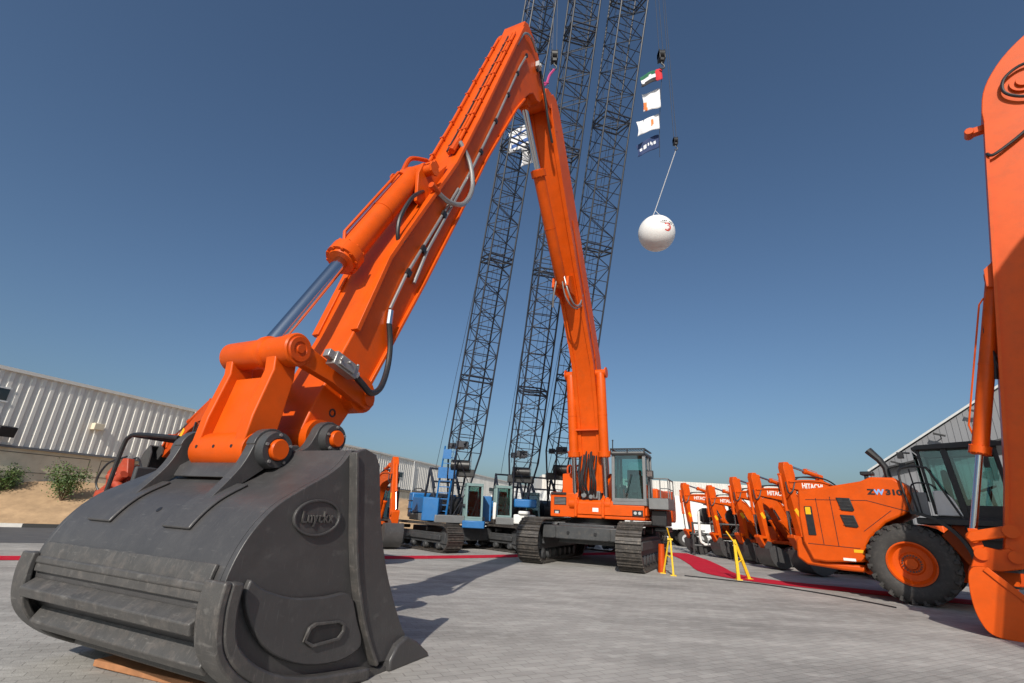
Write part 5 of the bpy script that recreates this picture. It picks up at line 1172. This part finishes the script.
# local x along the wall, local y to the left (away); face at y=0
def corrug(x0, x1, y, z0, z1, pitch, dep, ylean=0):
    m = MB(); xs = []; x = x0; 
    while x < x1: xs += [(x,0),(x+pitch*.40,0),(x+pitch*.52,-dep),(x+pitch*.88,-dep)]; x += pitch
    xs.append((x,0)); A = [m.v((a,y+d_,z0)) for a,d_ in xs]; B_ = [m.v((a,y+d_+ylean,z1)) for a,d_ in xs]
    for k in range(len(xs)-1): m.f([A[k],A[k+1],B_[k+1],B_[k]])
    return m
corrug(-9,104,-.06,3.36,6.62,.42,.07).build('cladding', CLAD, lb, smooth=False)
m = MB(); m.bx(-9,104,0,18,.2,3.34); wll = m.build('wall', PLAST, lb, smooth=False)
m = MB(); m.bx(-9,104,.02,18,3.34,6.6); m.build('inner_wall', CLAD, lb, smooth=False)
m = MB(); m.bx(-9,104,-.16,.0,3.26,3.34); m.build('drip_flashing', CLADG, lb, smooth=False)
m = MB(); m.bx(-9.2,104.2,-.22,.05,6.6,6.76); m.prism([(-9.2,6.7),(104.2,6.7),(104.2,6.75),(-9.2,6.75)],0,18); m.build('roof', CLAD, lb, smooth=False)
m = MB()
for k in range(0,24):
    x = -7.2 + k*4.8; m.bx(x,x+.03,-.012,.005,.4,3.1); m.bx(x+.55,x+.58,-.012,.005,.4,3.1)
    m.bx(x+.58,x+4.8,-.012,.005,3.07,3.1)
m.bx(-9,104,-.012,.005,2.22,2.245)
m.build('panel_joint', mat('joint_sealant',(.16,.14,.11),.9), wll, smooth=False)
for x0,x1,z0,z1 in ((-2.9,-1.9,5.25,5.78),(31.5,34,4.55,5.1),(62,65,4.55,5.1)):
    m = MB(); m.bx(x0,x1,-.15,-.05,z0,z1); wd_ = m.build('window', DWIN, lb, smooth=False)
    m = MB(); m.bx(x0-.06,x1+.06,-.17,-.13,z1,z1+.07); m.bx(x0-.06,x1+.06,-.17,-.13,z0-.07,z0); m.build('window_frame', WHITE, wd_, smooth=False)
for x_ in (7.4, 21.8, 36.2, 50.6):
    m = MB(); m.cyl((x_,-.24,.6),(x_,-.24,6.6),.055,seg=8); m.build('downpipe', LIGHTG, lb)
m = MB(); m.bx(1.85,2.35,-.42,-.14,4.58,4.92); m.build('vent_box', PLAST, lb, bevel=.02)
for xx in (-1.7,): 
    m = MB(); m.box((xx,-.55,3.9),(.65,.35,.45),Matrix.Rotation(R(12),3,'X')); m.cyl((xx-.6,-.1,3.95),(xx-.1,-.5,3.95),.05); m.box((xx-.75,-.35,4.0),(.4,.3,.3)); m.build('floodlight', BLACK, lb, bevel=.02)
m = MB(); m.tube(smooth_pts([(37,-.15,3.5),(37,-1.0,3.6),(37,-1.3,3.4)],4),.05,6); m.box((37,-1.4,3.35),(.5,.5,.2)); m.build('floodlight', BLACK, lb)

# far white hall with dark glazed band
fb = thing('exhibition_hall', 'low white hall with a dark glazed band, far behind the row of excavators', 'hall', (4,47,0), R(2))
m = MB(); m.bx(0,44,0,14,0,2.55); m.build('wall', WHITE, fb, smooth=False)
m = MB(); m.bx(-.3,44.3,.15,14,2.55,3.55); m.build('glazed_band', DWIN, fb, smooth=False)
corrug(-.6,44.6,-.5,3.55,4.95,.5,.06).build('fascia', clad_mat('white_profiled_fascia',(.62,.60,.56),.5), fb, smooth=False)
m = MB(); m.bx(-.6,44.6,-.44,14.4,3.56,4.93); m.build('roof', WHITE, fb, smooth=False)
for k in range(9):
    m = MB(); m.bx(2+k*4.6,4.0+k*4.6,-.04,.02,.9,2.0); m.build('window', DWIN, fb, smooth=False)
# grey hall on the right with raking roof edge
gb_ = thing('grey_warehouse', 'big grey clad hall with a steeply raking roof edge behind the wheel loader', 'warehouse', (25.1,34,0), math.atan2(-.62,.79))
# local x along the gable, local y to the back
def rake(x): return 5.25 + .69*x if x < 11 else 12.84 - .69*(x-11)
m = MB(); m.prism([(0,0),(0,rake(0)),(11,rake(11)),(22,rake(22)),(22,0)],0,30); gw = m.build('wall', CLADG, gb_, smooth=False)
for xa, xb in ((-.15,11),(22.15,11)):
    m = MB(); m.extr([(xa,-.25,rake(max(xa,0))+.0),(xb,-.25,rake(xb)),(xb,-.25,rake(xb)+.16),(xa,-.25,rake(max(xa,0))+.14)],(0,30.5,0)); m.build('roof', LIGHTG, gb_, smooth=False)
m = MB(); x = .15
while x < 22:
    m.bx(x,x+.07,-.035,.0,0,rake(x)-.05); x += .33
m.build('cladding_rib', CLADG, gw, smooth=False)
for x_ in (1.6,4.1,6.1,8.4):
    z_ = rake(x_)-.62
    m = MB(); m.tube([(x_,0,z_-.1),(x_-.05,-.5,z_+.05)],.035,6); m.box((x_-.1,-.62,z_+.07),(.62,.22,.10),Matrix.Rotation(R(18),3,'Y')); m.build('floodlight', BLACK, gb_, bevel=.01)
m = MB(); m.extr([(1.0,-.9,5.45),(14,-.9,9.0),(14,-.9,9.1),(1.0,-.9,5.55)],(0,.9,0)); m.build('canopy_edge', BLACK, gb_, smooth=False)

# parked white trucks and site bits between the hall and the excavators
def truck(label, loc, ang, boxc=WHITE):
    r = thing('white_truck', label, 'truck', (*loc,0), R(ang), 'white trucks parked before the far hall')
    m = MB(); m.bx(-3.2,1.2,-1.15,1.15,1.0,3.0); m.build('cargo_box', boxc, r, bevel=.03)
    m = MB(); m.prism([(1.35,.55),(1.35,2.5),(2.3,2.5),(2.75,1.6),(3.0,1.45),(3.0,.55)],-1.05,1.05); cb_ = m.build('cab', boxc, r, bevel=.06)
    m = MB(); m.extr([(2.42,-.95,2.35),(2.42,.95,2.35),(2.8,.95,1.62),(2.8,-.95,1.62)],(.03,0,.02)); m.build('windscreen', DWIN, cb_, smooth=False)
    for y in (-1.06,1.05): m = MB(); m.prism([(1.6,1.6),(1.6,2.3),(2.2,2.3),(2.55,1.6)],y,y+.012); m.build('side_window', DWIN, cb_, smooth=False)
    m = MB(); m.bx(-3.1,2.9,-.45,.45,.55,.95); m.build('chassis', BLACK, r)
    for x in (-2.0,2.1):
        for y in (-.95,.95):
            m = MB(); m.lathe([(-.15,0),(-.15,.42),(-.1,.47),(.1,.47),(.15,.42),(.15,0)],(x,y,.47),(0,1,0),20); w_ = m.build('wheel', RUBBER, r)
            m = MB(); m.cyl((x,y-.155,.47),(x,y+.155,.47),.24,seg=14); m.build('rim', LIGHTG, w_)
    return r
truck('white truck seen between the giant excavator catwalk and the row of orange arms', (9.5,33.5), 175)
truck('white truck seen under the two farthest orange arms', (14.5,33.0), 172)
truck('white truck seen through the gaps behind the nearest orange arms', (20.5,32.5), 170)
truck('white truck half hidden behind the middle crane and giant excavator', (1.4,33.5), 185)
# welded pipe rack
pr = thing('pipe_rack', 'dark steel rack of rails with white bent tube behind the farthest orange arms', 'rack', (9.2,25.0,0), R(-12))
m = MB()
for x in (0,1.3,2.6,3.9,5.2):
    m.cyl((x,0,0),(x,0,1.5),.05,seg=8); m.cyl((x,1.0,0),(x,1.0,1.5),.05,seg=8)
for z in (.45,.95,1.45): m.cyl((0,0,z),(5.2,0,z),.045,seg=8); m.cyl((0,1,z),(5.2,1,z),.045,seg=8)
m.build('frame', FRAME, pr)
m = MB(); m.tube(smooth_pts([(.3,-.12,2.0),(.3,-.12,.8),(.45,-.12,.55),(.8,-.12,.5),(3.4,-.12,.5)],6),.06,8); m.build('white_tube', WHITE, pr)
for k in range(4):
    m = MB(); m.lathe([(-.15,0),(-.15,.2),(-.12,.36),(.12,.36),(.15,.2),(.15,0)],(.7+1.3*k,.5,1.82),(0,1,0),18); m.build('drum', BLACK, pr)

# ================================================================== yellow trestles
def trestle(label, loc, ang, leanx=.0):
    r = thing('trestle_barrier', label, 'barrier', (*loc,0), R(ang), 'yellow folding trestles', .9)
    m = MB()
    m.hexa([(-.05,-.04,0),(.05,-.04,0),(.05,.02,0),(-.05,.02,0),(-.05+.0,.0,1.15),(.03,.0,1.15),(.03,.05,1.15),(-.05,.05,1.15)])
    a = m.build('leg', YELLOW, r, bevel=.006)
    m = MB(); m.hexa([(.46,.30,0),(.56,.30,0),(.56,.36,0),(.46,.36,0),(-.04,.03,1.2),(.05,.03,1.2),(.05,.08,1.2),(-.04,.08,1.2)]); m.build('leg', YELLOW, r, bevel=.006)
    m = MB(); m.bx(-.09,.09,-.10,.08,.0,.03); m.build('foot', YELLOW, r); m = MB(); m.bx(.42,.6,.25,.42,.0,.03); m.build('foot', YELLOW, r)
    m = MB(); m.tube([(0,.0,.5),(.27,.18,.6)],.02,6); m.cyl((0,-.05,1.1),(0,.12,1.1),.03,seg=8); m.build('brace', YELLOW, r)
    m = MB(); m.tube([(.0,.03,1.1),(-.22,.1,1.45)],.022,6); m.build('pull_bar', DECAL_Y, r)
    return r
trestle('yellow steel trestle standing on the red carpet bend in front of the dark buckets', (6.85,15.3), 0)
t2 = trestle('yellow steel trestle close beside the right track of the giant excavator', (5.05,15.55), 70)
m = MB(); m.cyl((4.95,16.3,0),(4.97,16.3,.75),.12,.09,seg=12); m.cyl((4.97,16.3,.75),(4.97,16.3,.82),.09,seg=12); o = m.build('safety_bollard', ORANGE2); tag(o, 'stubby orange post tucked between the giant excavator track and yellow trestle', 'post')
m = MB(); m.tube(smooth_pts([(5.4,15.6,.02),(6.2,15.1,.02),(7.2,14.3,.02),(8.0,12.8,.02),(8.4,11.4,.02)],6),.015,6); o = m.build('ground_line', HOSE); tag(o, 'thin dark line trailing over the paving near the yellow trestles', 'cable')  # thin dark line laid over the paving past the trestles

# ================================================================== shrubs on the bank
def leaf_mat():
    m, N, L, b = node_mat('shrub_leaves'); oi = N.new('ShaderNodeTexNoise'); oi.inputs['Scale'].default_value = 3; tc = N.new('ShaderNodeTexCoord'); L.new(tc.outputs['Object'], oi.inputs[0])
    cr = N.new('ShaderNodeValToRGB'); cr.color_ramp.elements[0].position = .35; cr.color_ramp.elements[0].color = (.035,.075,.015,1); cr.color_ramp.elements[1].position = .7; cr.color_ramp.elements[1].color = (.10,.15,.03,1)
    L.new(oi.outputs['Fac'], cr.inputs[0]); L.new(cr.outputs[0], b.inputs['Base Color']); b.inputs['Roughness'].default_value = .6; return m
LEAF = leaf_mat(); BARK = mat('shrub_bark',(.12,.08,.05),.9)
def shrub(label, loc, h_, wd_, seed):
    rr = random.Random(seed); r = thing('shrub', label, 'shrub', loc, rr.random()*6, 'green shrubs on the sandy bank')
    m = MB(); tips = []
    for k in range(9):
        a = rr.random()*2*PI; q = Vector((math.cos(a)*wd_*rr.uniform(.15,.5), math.sin(a)*wd_*rr.uniform(.15,.5), h_*rr.uniform(.5,.95)))
        m.tube([(0,0,0),q*.5+Vector((rr.uniform(-.05,.05),0,0)),q],[.03,.02,.008],5); tips.append(q); tips.append(q*.65)
    m.build('trunk', BARK, r)
    m = MB()
    for t in tips:
        for j in range(130):
            c = t + Vector((rr.gauss(0,.16),rr.gauss(0,.16),rr.gauss(0,.15)))*h_/1.3; s_ = rr.uniform(.03,.06)
            d1 = Vector((rr.gauss(0,1),rr.gauss(0,1),rr.gauss(0,1))).normalized(); d2 = d1.orthogonal().normalized()
            m.f([m.v(c-d1*s_),m.v(c+d2*s_*.5),m.v(c+d1*s_),m.v(c-d2*s_*.5)])
    m.build('crown', LEAF, r, smooth=False)
shrub('rounded green shrub cut by the edge of the picture, on the sandy bank', (-22.7,23.2,1.1), 1.4, 1.2, 1)
shrub('bushy green shrub standing alone on the bank beside the big bucket', (-20.3,23.7,1.0), 1.5, 1.2, 2)
shrub('lower green shrub between the lone bush and the compact digger', (-17.9,25.6,.9), 1.2, 1.1, 3)
